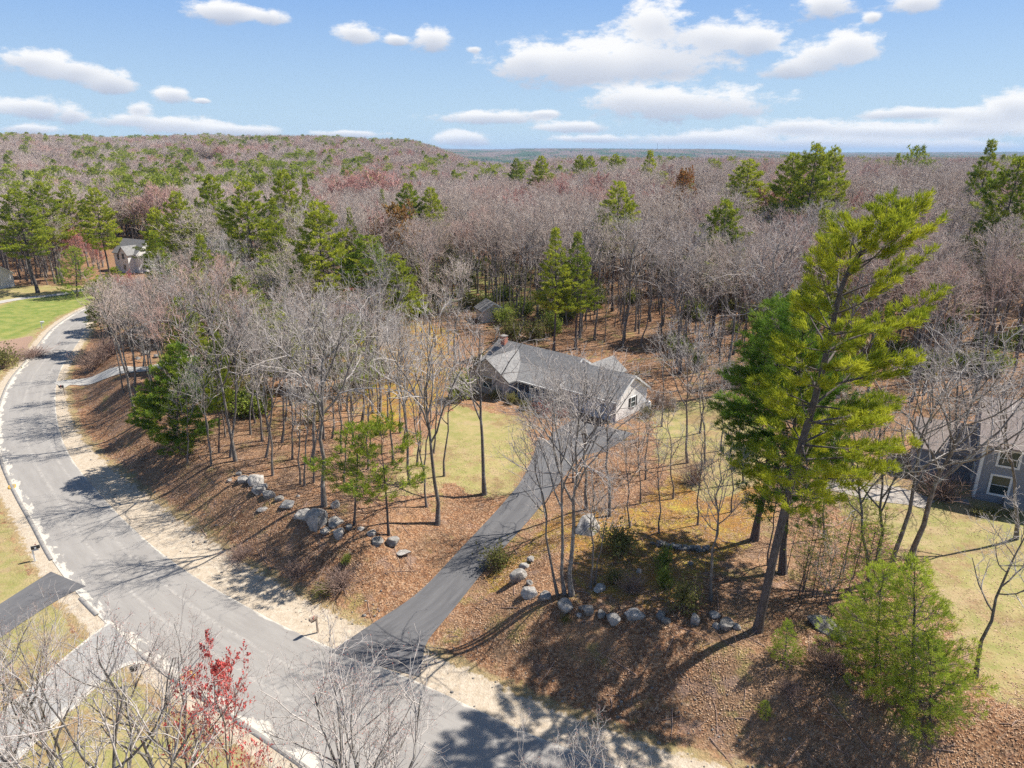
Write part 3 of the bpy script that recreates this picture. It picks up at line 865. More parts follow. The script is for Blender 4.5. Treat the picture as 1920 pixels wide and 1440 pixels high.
sh_ = plain_house('garden_shed', 906, 606, 0.35 - math.pi / 2 , 4.2, 4.0, 2.2, 3.5, M['paleside'], M['roof'],
            'small pale shed with grey roof in the trees behind the ranch house chimney', wins=[('right', 2.0, 1.6, 0.5, 0.5, 0.0)])
sh_['category'] = 'shed'
wh = plain_house('white_house', 262, 512, -0.5, 10, 7.4, 4.9, 8.2, M['white'], M['roof'],
            'white two storey house with a grey roof and dormers beyond the far lawn', wins=[('right', 2.4, 4.2, 1, 1.4, 0.0), ('right', 5.6, 4.2, 1, 1.4, 0.0), ('right', 2.4, 1.6, 1, 1.4, 0.0), ('right', 5.6, 1.6, 1, 1.4, 0.0)])
MB().prism([(-4.8, 0), (-1.2, 0), (-1.2, 5.0), (-3.0, 6.8), (-4.8, 5.0)], -1.8, -0.003, 'y').build('front_gable', M['white'], wh)
slab_roof([(-5.1, 4.8), (-3.0, 7.0), (-0.9, 4.8)], -2.1, 2.2, 'y').build('gable_roof', M['roof'], wh)
window(wh, 'front', -3.0, 4.4, 1.0, 1.4, -1.8)
window(wh, 'front', -3.0, 1.6, 1.0, 1.4, -1.8)
window(wh, 'front', -8.0, 3.6, 1.0, 1.3, 0.0)
plain_house('white_house', -34, 548, -0.3, 12, 8, 3.2, 6.0, M['white'], M['roof'],
            'white house cut off by the left edge of the photo above the lawn', wins=[('right', 4.0, 1.6, 1.0, 1.3, 0.0)])
hh = plain_house('hillside_house', 402, 303, -0.2, 16, 10, 5.5, 9, M['paleside'], M['roof'],
            'distant pale house with grey roof among the trees on the far hill', off=0.3)
HILL = hh.location.copy()

# ---- dark car by the tan house
p = G(572, 640)
car = empty('parked_car', (p[0], p[1], p[2] + 0.06), 0.9, 'dark grey car parked beyond the bare trees at the end of the gravel driveway', 'car')
M['carpaint'] = simple('dark_car_paint', (0.045, 0.05, 0.06), None, rough=0.25)
prof = [(-2.25, 0.35), (-2.3, 0.75), (-1.9, 0.95), (-1.2, 1.05), (-0.55, 1.5), (1.2, 1.55), (1.95, 1.1), (2.25, 1.0), (2.3, 0.4)]
b_ = MB().prism([(a, z) for a, z in reversed(prof)], -0.88, 0.88).build('body', M['carpaint'], car)
gl = MB()
for sx in (-0.895, 0.883):
    gl.prism([(-1.0, 1.07), (-0.5, 1.44), (1.12, 1.48), (1.7, 1.12)][::-1], sx, sx + 0.012)
gl.build('side_window', M['glass'], car)
for sx in (-0.9, 0.72):
    for y_ in (-1.45, 1.4):
        wv = []
        for i in range(16):
            a = 2 * math.pi * i / 16
            wv.append((sx, y_ + 0.34 * math.cos(a), 0.34 + 0.34 * math.sin(a)))
        wv += [(x + 0.2, y, z) for x, y, z in wv]
        MB().add(wv, [tuple(range(16)), tuple(range(16, 32))[::-1]] + [(i, i + 16, (i + 1) % 16 + 16, (i + 1) % 16) for i in range(16)]).build('wheel', M['black'], car)

# ---- mailboxes
def mailbox(px, py, rz, boxm, postm, label, h=1.05, num=False):
    p = G(px, py)
    r = empty('mailbox', tuple(p), rz, label, 'mailbox', 'roadside mailboxes')
    MB().box(-0.05, 0.05, -0.05, 0.05, -0.2, h).box(-0.045, 0.045, -0.4, -0.053, h - 0.16, h - 0.08).build('post', postm, r)
    pr = [(-0.1, 0.0), (0.1, 0.0)] + [(0.1 * math.cos(a), 0.15 + 0.1 * math.sin(a)) for a in np.linspace(0, math.pi, 9)]
    b_ = MB().prism([(a, h + z) for a, z in pr][::-1], -0.5, 0.06, 'y').build('box', boxm, r)
    MB().box(0.103, 0.113, -0.3, -0.27, h + 0.1, h + 0.33).box(0.103, 0.113, -0.3, -0.18, h + 0.27, h + 0.331).build('flag', M['redflag'], b_)
    MB().prism([(a * 0.98, h + z * 0.98 + 0.002) for a, z in pr][::-1], -0.515, -0.503, 'y').build('door', boxm, b_)
    if num:
        MB().box(-0.116, -0.104, -0.28, -0.16, h + 0.05, h + 0.16).build('number_plate', M['white'], b_)
M['redflag'] = simple('red_flag', (0.5, 0.04, 0.03), None, rough=0.5)
mailbox(66, 1052, 2.1, M['black'], M['white'], 'black mailbox with a pale plate on the lawn just above the upper left driveway', num=True)
mailbox(252, 1285, 2.2, M['black'], M['post'], 'black mailbox on the grass beside the pale driveway at bottom left', 1.1)
mailbox(596, 1186, -0.7, M['post'], M['post'], 'brown mailbox on a wooden post on the sandy shoulder left of the main driveway', 1.15)
mailbox(122, 741, -0.9, M['black'], M['post'], 'dark mailbox beside the mouth of the gravel driveway', 1.15)
mailbox(79, 616, 2.0, M['white'], M['white'], 'white mailbox at the edge of the far green lawn', 1.1)

# yellow covered storm drains in the gutter
def drain(px, py, rz, rx, ry, label):
    p = G(px, py)
    d = empty('storm_drain', (p[0], p[1], p[2] + 0.032), rz, label, 'storm drain', 'storm drains in the road gutter')
    n = 18
    V = [(rx * math.copysign(abs(math.cos(a)) ** 0.6, math.cos(a)), ry * math.copysign(abs(math.sin(a)) ** 0.6, math.sin(a)), z) for z in (0, 0.045) for a in np.linspace(0, 2 * math.pi, n, endpoint=False)]
    MB().add(V, [tuple(range(n))[::-1], tuple(range(n, 2 * n))] + [(i, (i + 1) % n, (i + 1) % n + n, i + n) for i in range(n)]).build('filter_cover', M['yellow'], d)
    g_ = MB()
    for i in range(5):
        g_.box(-rx * 0.7, rx * 0.7, -ry * 0.6 + i * ry * 0.28, -ry * 0.6 + i * ry * 0.28 + 0.05, 0.046, 0.06)
    g_.build('grate', M['berm'], d)
drain(352, 1269, -0.6, 0.42, 0.36, 'yellow covered storm drain in the road gutter beside the red budded tree')
drain(23, 913, -1.0, 0.5, 0.3, 'yellow covered storm drain at the left edge of the road on the bend')

# far radio masts
for px, py, hgt, dist, lab in ((1233, 268, 70, 5200, 'left and taller of two thin radio masts on the blue ridge'), (1253, 274, 50, 5200, 'right and shorter of two thin radio masts on the blue ridge')):
    d = ray(px, py); t = dist
    x, y, z = t * d[0], t * d[1], CAMZ + t * d[2]
    ms = MB()
    zb = tz(x, y)
    ms.cyl(x, y, zb, z, 1.1, 0.7, 6)
    ms.cyl(x, y, z - 12, z - 10, 2.2, 2.2, 6)
    o = ms.build('radio_mast', M['berm']); tag(o, lab, 'radio mast', 'radio masts on the ridge')

# ------------------------------------------------------------------ boulders
def rock_mesh(seed, sub=3):
    import bmesh
    r = np.random.default_rng(seed)
    bm = bmesh.new()
    bmesh.ops.create_icosphere(bm, subdivisions=sub + 1, radius=1.0)
    V = np.array([v.co[:] for v in bm.verts])
    F_ = np.array([[v.index for v in f.verts] for f in bm.faces])
    bm.free()
    for _ in range(15):
        n = r.normal(size=3); n /= np.linalg.norm(n)
        h = r.uniform(0.55, 0.88)
        d = V @ n
        V = V - np.maximum(d - h, 0)[:, None] * n * 0.92
    k1 = r.normal(size=(3, 3)) * 2.2; k2 = r.normal(size=(3, 3)) * 5
    nn = 0.035 * np.sin(V @ k1 + r.uniform(0, 6, 3)).sum(1) / 1.5 + 0.02 * np.sin(V @ k2 + 1).sum(1)
    V = V * (1 + nn)[:, None]
    me = mesh('boulder', V, [F_], M['rock'], smooth=False)
    return me
ROCKS = [rock_mesh(i + 3) for i in range(9)]
M_idx = 0
def boulder(px, py, wpx, label, sx=1.0, sz=0.75, seed=None, group='boulders edging the lot'):
    global M_idx
    M_idx += 1
    p = G(px, py + wpx * 0.25)
    t = math.hypot(math.hypot(p[0], p[1]), p[2] - CAMZ)
    rad = 0.5 * wpx * 1.1 * t * 0.97 / F
    o = ob('boulder', ROCKS[(seed if seed is not None else M_idx) % 9])
    o.scale = (rad * sx, rad * 0.9, rad * sz)
    o.location = (p[0], p[1] + rad * 0.3, p[2] + rad * sz * 0.22)
    o.rotation_euler = (random.uniform(-0.2, 0.2), random.uniform(-0.2, 0.2), random.uniform(0, 6.28))
    tag(o, label, 'boulder', group)
LB_ = 'boulder in the row on the left wooded bank'
for a in [
    (429, 900, 10, 'tiny stone lying left of the uppermost boulder pile on the left bank'),
    (448, 888, 13, 'small pale stone capping the left end of the uppermost boulder pile'),
    (456, 897, 26, 'dark flat boulder at the left end of the uppermost pile on the left bank'),
    (479, 900, 33, 'large split boulder in the middle of the uppermost pile on the left bank'),
    (487, 916, 28, 'mossy lined boulder below the split one in the uppermost pile'),
    (502, 928, 25, 'pinkish round boulder ending the uppermost pile on the left bank'),
    (523, 935, 17, 'small low boulder right of the pinkish round one'),
    (537, 944, 29, 'angular pale boulder between the upper pile and the biggest boulder'),
    (493, 952, 19, 'flat stone sunk in leaves below the pinkish boulder', 1.2, 0.35),
    (565, 963, 36, 'dark long boulder leaning on the left side of the biggest boulder', 1.2, 0.6),
    (594, 975, 50, 'biggest boulder of the left bank with a grey streaked face', 1.0, 1.0),
    (627, 977, 30, 'pale rounded boulder touching the right side of the biggest boulder'),
    (627, 947, 21, 'upright pale stone beside the tree trunk above the biggest boulder', 0.7, 1.15),
    (608, 995, 20, 'small dark boulder below the biggest boulder'),
    (635, 999, 28, 'speckled boulder below the pale rounded one'),
    (655, 988, 16, 'small dark stone right of the speckled boulder'),
    (676, 990, 14, 'small white stone at the foot of the left little pine'),
    (695, 999, 19, 'small pale boulder between the two little pines'),
    (707, 1015, 25, 'bright angular boulder below the right little pine'),
    (735, 1015, 32, 'grey wedge shaped boulder right of the bright angular one'),
    (752, 1032, 28, 'flat layered slab at the lower right end of the left bank row', 1.3, 0.3),
    (559, 930, 7, 'very small white stone on the leaves above the left bank boulders'),
    (996, 1048, 19, 'small white boulder at the top of the curved row by the driveway'),
    (983, 1061, 20, 'second white boulder down the curved row by the driveway'),
    (973, 1081, 34, 'large pale grooved boulder in the curved row by the driveway', 1.0, 0.9),
    (994, 1092, 16, 'small cream stone tucked right of the grooved boulder'),
    (994, 1110, 32, 'dark bluish boulder below the grooved one'),
    (1021, 1117, 25, 'grey upright boulder left of the tree clump'),
    (1060, 1136, 38, 'dark boulder directly below the tree clump with a white fleck'),
    (1090, 1139, 13, 'little stone between the tree clump boulder and the tall one'),
    (1085, 1152, 12, 'lowest little stone beside the tall blue grey boulder'),
    (1103, 1146, 24, 'tall blue grey boulder in the lower row', 0.75, 1.25),
    (1128, 1152, 22, 'shaded boulder right of the tall blue grey one'),
    (1150, 1160, 27, 'brown boulder in the lower row right of the shaded one'),
    (1190, 1150, 35, 'broad domed boulder in the lower row with a cracked face', 1.1, 0.75),
    (1240, 1152, 22, 'pinkish boulder left of its dark neighbour in the lower row'),
    (1250, 1163, 19, 'dark boulder tucked against the pinkish one'),
    (1303, 1164, 25, 'blue white boulder standing alone in the lower row', 0.8, 1.1),
    (1341, 1152, 22, 'mossy boulder half hidden behind the large right one'),
    (1344, 1174, 16, 'small dark boulder left of the large right one'),
    (1361, 1171, 32, 'large bluish boulder near the foot of the leaning pine'),
    (1381, 1175, 17, 'small boulder between the large bluish one and the leaning pine'),
    (1125, 1102, 24, 'flat grey rock in the shade right of the tree clump', 1.2, 0.5),
    (1101, 985, 50, 'big smooth grey boulder beside the driveway behind the tree clump', 1.15, 0.85),
    (1198, 1071, 13, 'bright white stone on the golden moss'),
    (1224, 1018, 10, 'bluish white stone at the left end of the low stone wall'),
    (1296, 1057, 12, 'small flat stone on the yellow moss below the stone wall'),
    (1550, 1172, 44, 'long mossy ledge beside the thicket of thin saplings', 1.4, 0.5),
    (1578, 1190, 30, 'rounded rock in front of the mossy ledge near the young pines'),
    (1118, 775, 12, 'pale stone by the corner of the garage apron'),
    (272, 662, 14, 'left pale rock beside the gravel driveway'),
    (292, 668, 12, 'middle pale rock beside the gravel driveway'),
    (258, 671, 10, 'small pale rock nearest the road beside the gravel driveway'),
]:
    boulder(*a)
# low dry stone wall
swl = MB()
pts = [G(px, py) for px, py in ((1232, 1024), (1255, 1028), (1280, 1030), (1305, 1033), (1330, 1032))]
swV = []; swF = []; nn = 0
base_me = ROCKS[2]
bv = np.array([v.co[:] for v in base_me.vertices]); bf = np.array([list(p_.vertices) for p_ in base_me.polygons])
for i in range(46):
    s_i = i / 46 * 3.999
    a_, b_ = pts[int(s_i)], pts[int(s_i) + 1]
    p = a_ + (b_ - a_) * (s_i % 1)
    r0 = random.uniform(0.14, 0.26)
    A_ = random.uniform(0, 6.28)
    Rm = np.array([[math.cos(A_), -math.sin(A_), 0], [math.sin(A_), math.cos(A_), 0], [0, 0, 1]])
    V = (bv @ Rm.T) * (r0, r0, r0 * 0.75) + (p[0] + random.uniform(-.12, .12), p[1] + random.uniform(-.15, .15), p[2] + r0 * 0.4 + (i % 2) * 0.16)
    swV.append(V); swF.append(bf + nn); nn += len(bv)
o = ob('stone_wall', mesh('stone_wall', np.vstack(swV), [np.vstack(swF)], M['rock']))
tag(o, 'low dry stone wall crossing the golden moss behind the tree clump', 'stone wall')
# pebbles and rubble along the shoulder
pbV = []; pbF = []; nn = 0
import bmesh as _bm
bm_ = _bm.new(); _bm.ops.create_icosphere(bm_, subdivisions=1, radius=1)
pv = np.array([v.co[:] for v in bm_.verts]); pf = np.array([[v.index for v in f.verts] for f in bm_.faces]); bm_.free()
sx_, sy_ = [], []
cand = RE[(RE[:, 1] < 95) & (RE[:, 1] > 14)]
Tn = np.gradient(cand, axis=0); Tn /= np.linalg.norm(Tn, axis=1)[:, None]
for i in range(900):
    j = rng.integers(len(cand)); off = abs(rng.normal(3.4, 1.5))
    sx_.append(cand[j, 0] - Tn[j, 1] * off + rng.normal(0, .3)); sy_.append(cand[j, 1] + Tn[j, 0] * off + rng.normal(0, .3))
sx_, sy_ = np.array(sx_), np.array(sy_)
okk = np.abs(polydist(sx_, sy_, DC)) > 2.6
sx_, sy_ = sx_[okk], sy_[okk]; sz_ = terrain(sx_, sy_)
for x, y, z in zip(sx_, sy_, sz_):
    r0 = min(0.22, 0.035 + rng.exponential(0.02))
    pbV.append(pv * (r0 * rng.uniform(.7, 1.3), r0, r0 * 0.7) + (x, y, z + r0 * 0.2)); pbF.append(pf + nn); nn += len(pv)
o = ob('rubble', mesh('rubble', np.vstack(pbV), [np.vstack(pbF)], M['rock'])); tag(o, 'loose pale stones and rubble scattered along the sandy shoulder', 'rubble', kind='stuff')
#PART3
# ------------------------------------------------------------------ tree growing
def unit(v):
    return v / np.maximum(np.linalg.norm(v, axis=-1, keepdims=True), 1e-9)

def tubes(P, R, k=3):
    """P (B,n,3), R (B,n) -> verts, quads"""
    B, n, _ = P.shape
    T = unit(np.gradient(P, axis=1))
    ref = np.where(np.abs(T[:, :1, 2:3]) > 0.9, np.array([1.0, 0, 0]), np.array([0, 0, 1.0]))
    U = unit(np.cross(T, np.broadcast_to(ref, T.shape)))
    Vv = np.cross(T, U)
    a = np.arange(k) * 2 * np.pi / k
    ring = P[:, :, None, :] + R[:, :, None, None] * (np.cos(a)[None, None, :, None] * U[:, :, None, :] + np.sin(a)[None, None, :, None] * Vv[:, :, None, :])
    V = ring.reshape(-1, 3)
    I = np.arange(B * n * k).reshape(B, n, k)
    J = np.roll(I, -1, axis=2)
    Fq = np.stack([I[:, :-1], J[:, :-1], J[:, 1:], I[:, 1:]], -1).reshape(-1, 4)
    return V, Fq

def sprout(r, P, R, c, t0, t1, ang, lenf, n, up, wig, rr, rmin, maxlen=None, shape=0.55):
    B, m, _ = P.shape
    L = np.linalg.norm(np.diff(P, axis=1), axis=2).sum(1)
    t = t0 + (t1 - t0) * (np.arange(c)[None, :] + r.uniform(0, 1, (B, c))) / c
    f = t * (m - 1)
    i = np.minimum(f.astype(int), m - 2); fr = (f - i)[..., None]
    bi = np.arange(B)[:, None]
    pos = P[bi, i] * (1 - fr) + P[bi, i + 1] * fr
    tan = unit(P[bi, i + 1] - P[bi, i])
    rad = R[bi, i] * (1 - fr[..., 0]) + R[bi, i + 1] * fr[..., 0]
    az = (np.arange(c)[None, :] * 2.4 + r.uniform(0, 6.28, (B, 1)) + r.uniform(-.5, .5, (B, c)))
    ref = np.where(np.abs(tan[..., 2:3]) > 0.85, np.array([1.0, 0, 0]), np.array([0, 0, 1.0]))
    U = unit(np.cross(tan, ref)); Vv = np.cross(tan, U)
    perp = np.cos(az)[..., None] * U + np.sin(az)[..., None] * Vv
    an = r.uniform(ang[0], ang[1], (B, c))[..., None]
    d = unit(np.cos(an) * tan + np.sin(an) * perp).reshape(-1, 3)
    ln = (L[:, None] * lenf * (1 + shape * 0.5 - shape * (t - t0) / (t1 - t0)) * r.uniform(.65, 1.2, (B, c))).reshape(-1)
    if maxlen: ln = np.minimum(ln, maxlen)
    q = pos.reshape(-1, 3); out = [q]
    for s in range(n - 1):
        d = unit(d + np.array([0, 0, up]) + r.normal(size=d.shape) * wig)
        q = q + d * (ln / (n - 1))[:, None]
        out.append(q)
    NP = np.stack(out, 1)
    r0 = np.minimum(rad.reshape(-1) * 0.8, np.maximum(rr * ln, rmin))
    r0 = np.maximum(r0, rmin)
    NR = r0[:, None] * np.linspace(1, 0.35, n)[None, :]
    NR = np.maximum(NR, rmin * 0.6)
    return NP, NR

class Geo:
    def __init__(s): s.V = []; s.Q = []; s.T = []; s.n = 0
    def add(s, V, Fa):
        (s.Q if Fa.shape[1] == 4 else s.T).append(Fa + s.n)
        s.V.append(V); s.n += len(V)
    def mesh(s, name, mat, smooth=True):
        return mesh(name, np.vstack(s.V), [np.vstack(a) for a in (s.Q, s.T) if a], mat, smooth=smooth)

def trunk_path(r, H, r0, n=9, wob_=0.012, lean=(0, 0), top=0.3):
    z = np.linspace(0, H, n)
    x = np.cumsum(r.normal(size=n)) * H * wob_; y = np.cumsum(r.normal(size=n)) * H * wob_
    x -= x[0]; y -= y[0]
    P = np.stack([x + lean[0] * z / H, y + lean[1] * z / H, z], 1)
    t = z / H
    R = r0 * (1 - t * (1 - top) ) 
    R[0] *= 1.5
    P[0, 2] -= 0.3
    return P[None], R[None]

def quads_at(r, C, size, D=None):
    """one small leaf/bud triangle pair per centre"""
    n = len(C)
    a = unit(r.normal(size=(n, 3))); b = unit(np.cross(a, r.normal(size=(n, 3))))
    s = size * r.uniform(0.6, 1.3, (n, 1))
    V = np.stack([C - a * s, C + b * s * 0.6, C + a * s, C - b * s * 0.6], 1).reshape(-1, 3)
    return V, np.arange(4 * n).reshape(n, 4)

def bare_tree(seed, H=17, r0=0.17, first=0.38, nl=13, limb=0.30, lv=(6, 5, 4), rmin=0.011, up=0.10, barkm='bark', twigm='twigmid',
              spread=(0.6, 1.05), bud=None, budsize=0.05, budn=2, stems=1, wig=0.16, lr=0.022):
    r = np.random.default_rng(seed)
    gt, gc = Geo(), Geo()
    PP, RR = [], []
    for s in range(stems):
        hh = H * (1 if s == 0 else r.uniform(.75, .98))
        a = r.uniform(0, 6.28)
        ln = (0, 0) if stems == 1 else (math.cos(a) * hh * .22, math.sin(a) * hh * .22)
        P, R = trunk_path(r, hh, r0 * (1 if s == 0 else .8), lean=ln, top=0.18)
        PP.append(P); RR.append(R)
    P, R = np.concatenate(PP), np.concatenate(RR)
    gt.add(*tubes(P, R, 7))
    LP, LR = sprout(r, P, R, nl, first, 0.98, spread, limb, 7, up, wig * .6, lr, rmin * 2.2, shape=0.9)
    gt.add(*tubes(LP, LR, 5))
    TP, TR = P[:, 5:], R[:, 5:]
    cur = (LP, LR); allp = []
    n_ = (5, 4, 3)
    for li, c in enumerate(lv):
        last = li == len(lv) - 1
        NP, NR = sprout(r, cur[0], cur[1], c, 0.22 if li == 0 else 0.15, 1.0, (0.45, 0.95), 0.50 if li == 0 else 0.52, n_[li], up * .7, wig, 0.016, rmin * (1.6 if li == 0 else 1.15 if not last else 0.9))
        gc.add(*tubes(NP, NR, 4 if li == 0 else 3))
        cur = (NP, NR); allp.append(NP)
    parts = [('trunk', gt.mesh('trunk', M[barkm])), ('crown', gc.mesh('crown', M[twigm]))]
    if bud:
        gb = Geo()
        E_ = allp[-1]
        C = np.concatenate([E_[:, -1]] + [E_[:, 1] * (1 - t) + E_[:, -1] * t for t in np.linspace(0, .8, budn)])
        C = C + r.normal(size=C.shape) * 0.02
        gb.add(*quads_at(r, C, budsize))
        parts.append(('buds', gb.mesh('buds', M[bud])))
    return dict(H=H, parts=parts)

def tufts(r, C, D, k, ln, wd, g, upb=0.4, spread=0.42):
    """needle sprays: k blades per centre C pointing about D and up"""
    n = len(C)
    d = np.repeat(D, k, 0) * 0.7 + np.array([0, 0, upb]) + r.normal(size=(n * k, 3)) * spread
    d = unit(d)
    c = np.repeat(C, k, 0) + r.normal(size=(n * k, 3)) * ln * 0.22
    s = unit(np.cross(d, r.normal(size=(n * k, 3)))) * wd * r.uniform(.6, 1.3, (n * k, 1))
    L = ln * r.uniform(.6, 1.25, (n * k, 1))
    V = np.stack([c - s * .5, c + d * L * .5 - s, c + d * L, c + d * L * .5 + s], 1).reshape(-1, 3)
    g.add(V, np.arange(4 * n * k).reshape(-1, 4))

def pine_tree(seed, H=22, r0=0.24, base=0.35, gap=0.8, per=5, maxl=4.2, prof='oval', k=7, ln=0.30, wd=0.028, bstep=0.42, tstep=0.3,
              mat='pine', path=None, droop=0.0, side=None, dens=1.0, irr=0.3):
    r = np.random.default_rng(seed)
    gt, gc = Geo(), Geo()
    if path is None:
        P, R = trunk_path(r, H, r0, n=10, wob_=0.004, top=0.1)
    else:
        Pp = catmull(path, 4)
        P = Pp[None]; R = (r0 * (1 - 0.9 * np.linspace(0, 1, len(Pp))))[None]; R[0, 0] *= 1.4
    gt.add(*tubes(P, R, 8))
    zz = P[0, :, 2]
    h = base * H
    bp, br, bd = [], [], []
    while h < H - 0.25:
        t = max(0.0, (h / H - base) / (1 - base))
        i = min(np.searchsorted(zz, h) - 1, len(zz) - 2); i = max(i, 0)
        f = (h - zz[i]) / (zz[i + 1] - zz[i])
        c = P[0, i] * (1 - f) + P[0, i + 1] * f
        tan = unit(P[0, i + 1] - P[0, i])
        rad = R[0, i]
        if prof == 'cone': sh = (1 - t) ** 0.85
        elif prof == 'oval': sh = min(1.0, (t + 0.25) * 2.2) * (1 - t ** 1.35) ** 0.85 + 0.05
        else: sh = min(1.0, 0.7 + t) * (1 - t ** 3) ** 0.6 + 0.05
        nb = max(3, int(per * (1 - 0.35 * t) + r.uniform(-1, 1)))
        a0 = r.uniform(0, 6.28)
        for j in range(nb):
            a = a0 + j * 6.283 / nb + r.normal() * 0.25
            L = maxl * sh * r.uniform(1 - irr, 1 + irr * .6)
            if side is not None:
                L *= 1 + side[1] * math.cos(a - side[0])
            L = max(L, 0.35)
            el = (0.12 + 0.75 * t ** 2 - droop * (1 - t)) + r.normal() * .1
            d = np.array([math.cos(a) * math.cos(el), math.sin(a) * math.cos(el), math.sin(el)])
            if path is not None: d = unit(d + tan * np.array([.35, .35, 0]) * t)
            q = c + np.array([0, 0, r.uniform(-.15, .15)]); pts = [q]
            for s in range(5):
                d = unit(d + np.array([0, 0, 0.09 if s > 1 else -0.02]) + r.normal(size=3) * 0.06)
                q = q + d * L / 5; pts.append(q)
            bp.append(pts); r_b = max(0.018, min(rad * 0.5, 0.016 * L))
            br.append(np.linspace(r_b, 0.008, 6))
        h += gap * r.uniform(.75, 1.25) * (1 - 0.45 * t)
    BP, BR = np.array(bp), np.array(br)
    gt.add(*tubes(BP, BR, 4))
    Ls = np.linalg.norm(np.diff(BP, axis=1), axis=2).sum(1)
    C, D = [], []
    sbP = []
    for b in range(len(BP)):
        L = Ls[b]
        n = max(2, int(L * dens / bstep))
        for m_ in range(n):
            t = 0.30 + 0.68 * (m_ + r.uniform()) / n
            f = t * 5; i = min(int(f), 4)
            p = BP[b, i] * (1 - f + i) + BP[b, i + 1] * (f - i)
            tn = unit(BP[b, i + 1] - BP[b, i])
            sgn = 1 if m_ % 2 else -1
            lat = unit(np.cross(tn, [0, 0, 1.0])) * sgn
            d = unit(tn * 0.75 + lat * 0.8 + np.array([0, 0, .12]) + r.normal(size=3) * .15)
            l2 = min(1.35, (0.30 * L * (1 - t) + 0.38) * r.uniform(.7, 1.25))
            sbP.append([p, p + d * l2 * .5 + [0, 0, .02], p + d * l2 + [0, 0, .06 * l2]])
            nt_ = max(1, int(l2 / tstep))
            for q_ in range(nt_):
                C.append(p + d * l2 * (0.35 + 0.65 * (q_ + 1) / nt_)); D.append(d)
        C.append(BP[b, -1]); D.append(unit(BP[b, -1] - BP[b, -2]))
    # leader
    for f in np.linspace(0, 1, 4):
        C.append(P[0, -1] * (1 - f * .08) + P[0, -2] * f * .08); D.append(np.array([0, 0, 1.0]))
    sbP = np.array(sbP)
    gt.add(*tubes(sbP, np.tile([0.012, 0.009, 0.006], (len(sbP), 1)), 3))
    tufts(r, np.array(C), np.array(D), k, ln, wd, gc)
    return dict(H=H, parts=[('trunk', gt.mesh('trunk', M['pinebark'])), ('crown', gc.mesh('crown', M[mat], smooth=False))])

def place(proto, name, x, y, h, rz=0.0, lean=(0, 0), wid=1.0, label=None, cat='tree', group=None, z=None, partlabel=None, sink=0.12):
    z = tz(x, y) if z is None else z
    s = h / proto['H']
    root = bpy.data.objects.new(name, None)
    COL.objects.link(root)
    root.empty_display_size = 0.4
    tag(root, label, cat, group)
    L = Matrix.Identity(4)
    L[0][2] = lean[0] / h; L[1][2] = lean[1] / h
    # lean as a true rotation of the stem
    ax = Vector((-lean[1], lean[0], 0))
    ang = math.atan2(math.hypot(*lean), h)
    Rm = Matrix.Rotation(ang, 4, ax.normalized()) if ax.length > 1e-6 else Matrix.Identity(4)
    root.matrix_world = Matrix.Translation((x, y, z - sink)) @ Rm @ Matrix.Rotation(rz, 4, 'Z') @ Matrix.Diagonal((s * wid, s * wid, s / math.cos(ang), 1))
    for nm, me in proto['parts']:
        o = bpy.data.objects.new(nm, me)
        COL.objects.link(o)
        o.parent = root
    return root

M['pinewide'] = leafmat('roadside_pine_needles', (0.10, 0.18, 0.03), (0.36, 0.42, 0.05), 0.3, 0.5)
# ---- tree kinds
OAK = [bare_tree(100 + i, H=17, r0=0.21, first=0.44, nl=10, limb=0.34, lv=(5, 5, 2), rmin=0.0145, lr=0.03, twigm='twig', spread=(0.6, 1.05), wig=0.2, up=0.08) for i in range(4)]
SLIM = [bare_tree(120 + i, H=16, r0=0.13, first=0.42, nl=9, limb=0.24, lv=(5, 4, 3), rmin=0.0125, twigm='twig', up=0.14) for i in range(3)]
SAP = [bare_tree(140 + i, H=9, r0=0.06, first=0.25, nl=12, limb=0.24, lv=(5, 4), rmin=0.009, twigm='twig', up=0.18) for i in range(2)]
WOOD = [bare_tree(160 + i, H=17, r0=0.17, first=(0.5, 0.58, 0.45, 0.55, 0.48, 0.6)[i], nl=(10, 9, 12, 8, 11, 9)[i], limb=(0.28, 0.24, 0.3, 0.32, 0.22, 0.3)[i], lv=(5, 5, 4), rmin=0.016, up=(0.13, .2, .1, .08, .22, .15)[i], spread=(0.5, 0.95)) for i in range(6)]
YARD = [bare_tree(180 + i, H=13, r0=0.17, first=0.30, nl=9, limb=0.42, lv=(5, 5, 4), lr=0.028, rmin=0.0095, twigm='twig', up=0.12, stems=2, bud='smallbud', budsize=0.022, budn=1, wig=0.2) for i in range(3)]
REDT = [bare_tree(190, H=11, r0=0.10, first=0.22, nl=12, limb=0.30, lv=(5, 4, 4), rmin=0.009, twigm='redtwig', up=0.2, bud='redbud', budsize=0.06, budn=6)]
REDP = [bare_tree(193, H=14, r0=0.15, first=0.4, nl=12, limb=0.30, lv=(6, 5, 4), rmin=0.02, twigm='redtwig', up=0.16)]
REDW = [bare_tree(195, H=13, r0=0.14, first=0.35, nl=14, limb=0.34, lv=(6, 6, 5), rmin=0.018, twigm='redtwig', up=0.16, bud='redbud', budsize=0.05, budn=1)]
ORNG = [bare_tree(197, H=13, r0=0.14, first=0.4, nl=12, limb=0.3, lv=(6, 5, 4), rmin=0.018, twigm='twigmid', bud='orange', budsize=0.16, budn=2)]
PN = [pine_tree(200 + i, H=22, base=(.42, .38, .36, .5)[i], gap=0.75, maxl=(4.6, 5.2, 4.4, 4.9)[i], prof=('oval', 'oval', 'cone', 'oval')[i], per=6, k=18, ln=0.36, wd=0.045, bstep=0.36,
                irr=(.3, .4, .25, .4)[i], mat='pinemid') for i in range(4)]
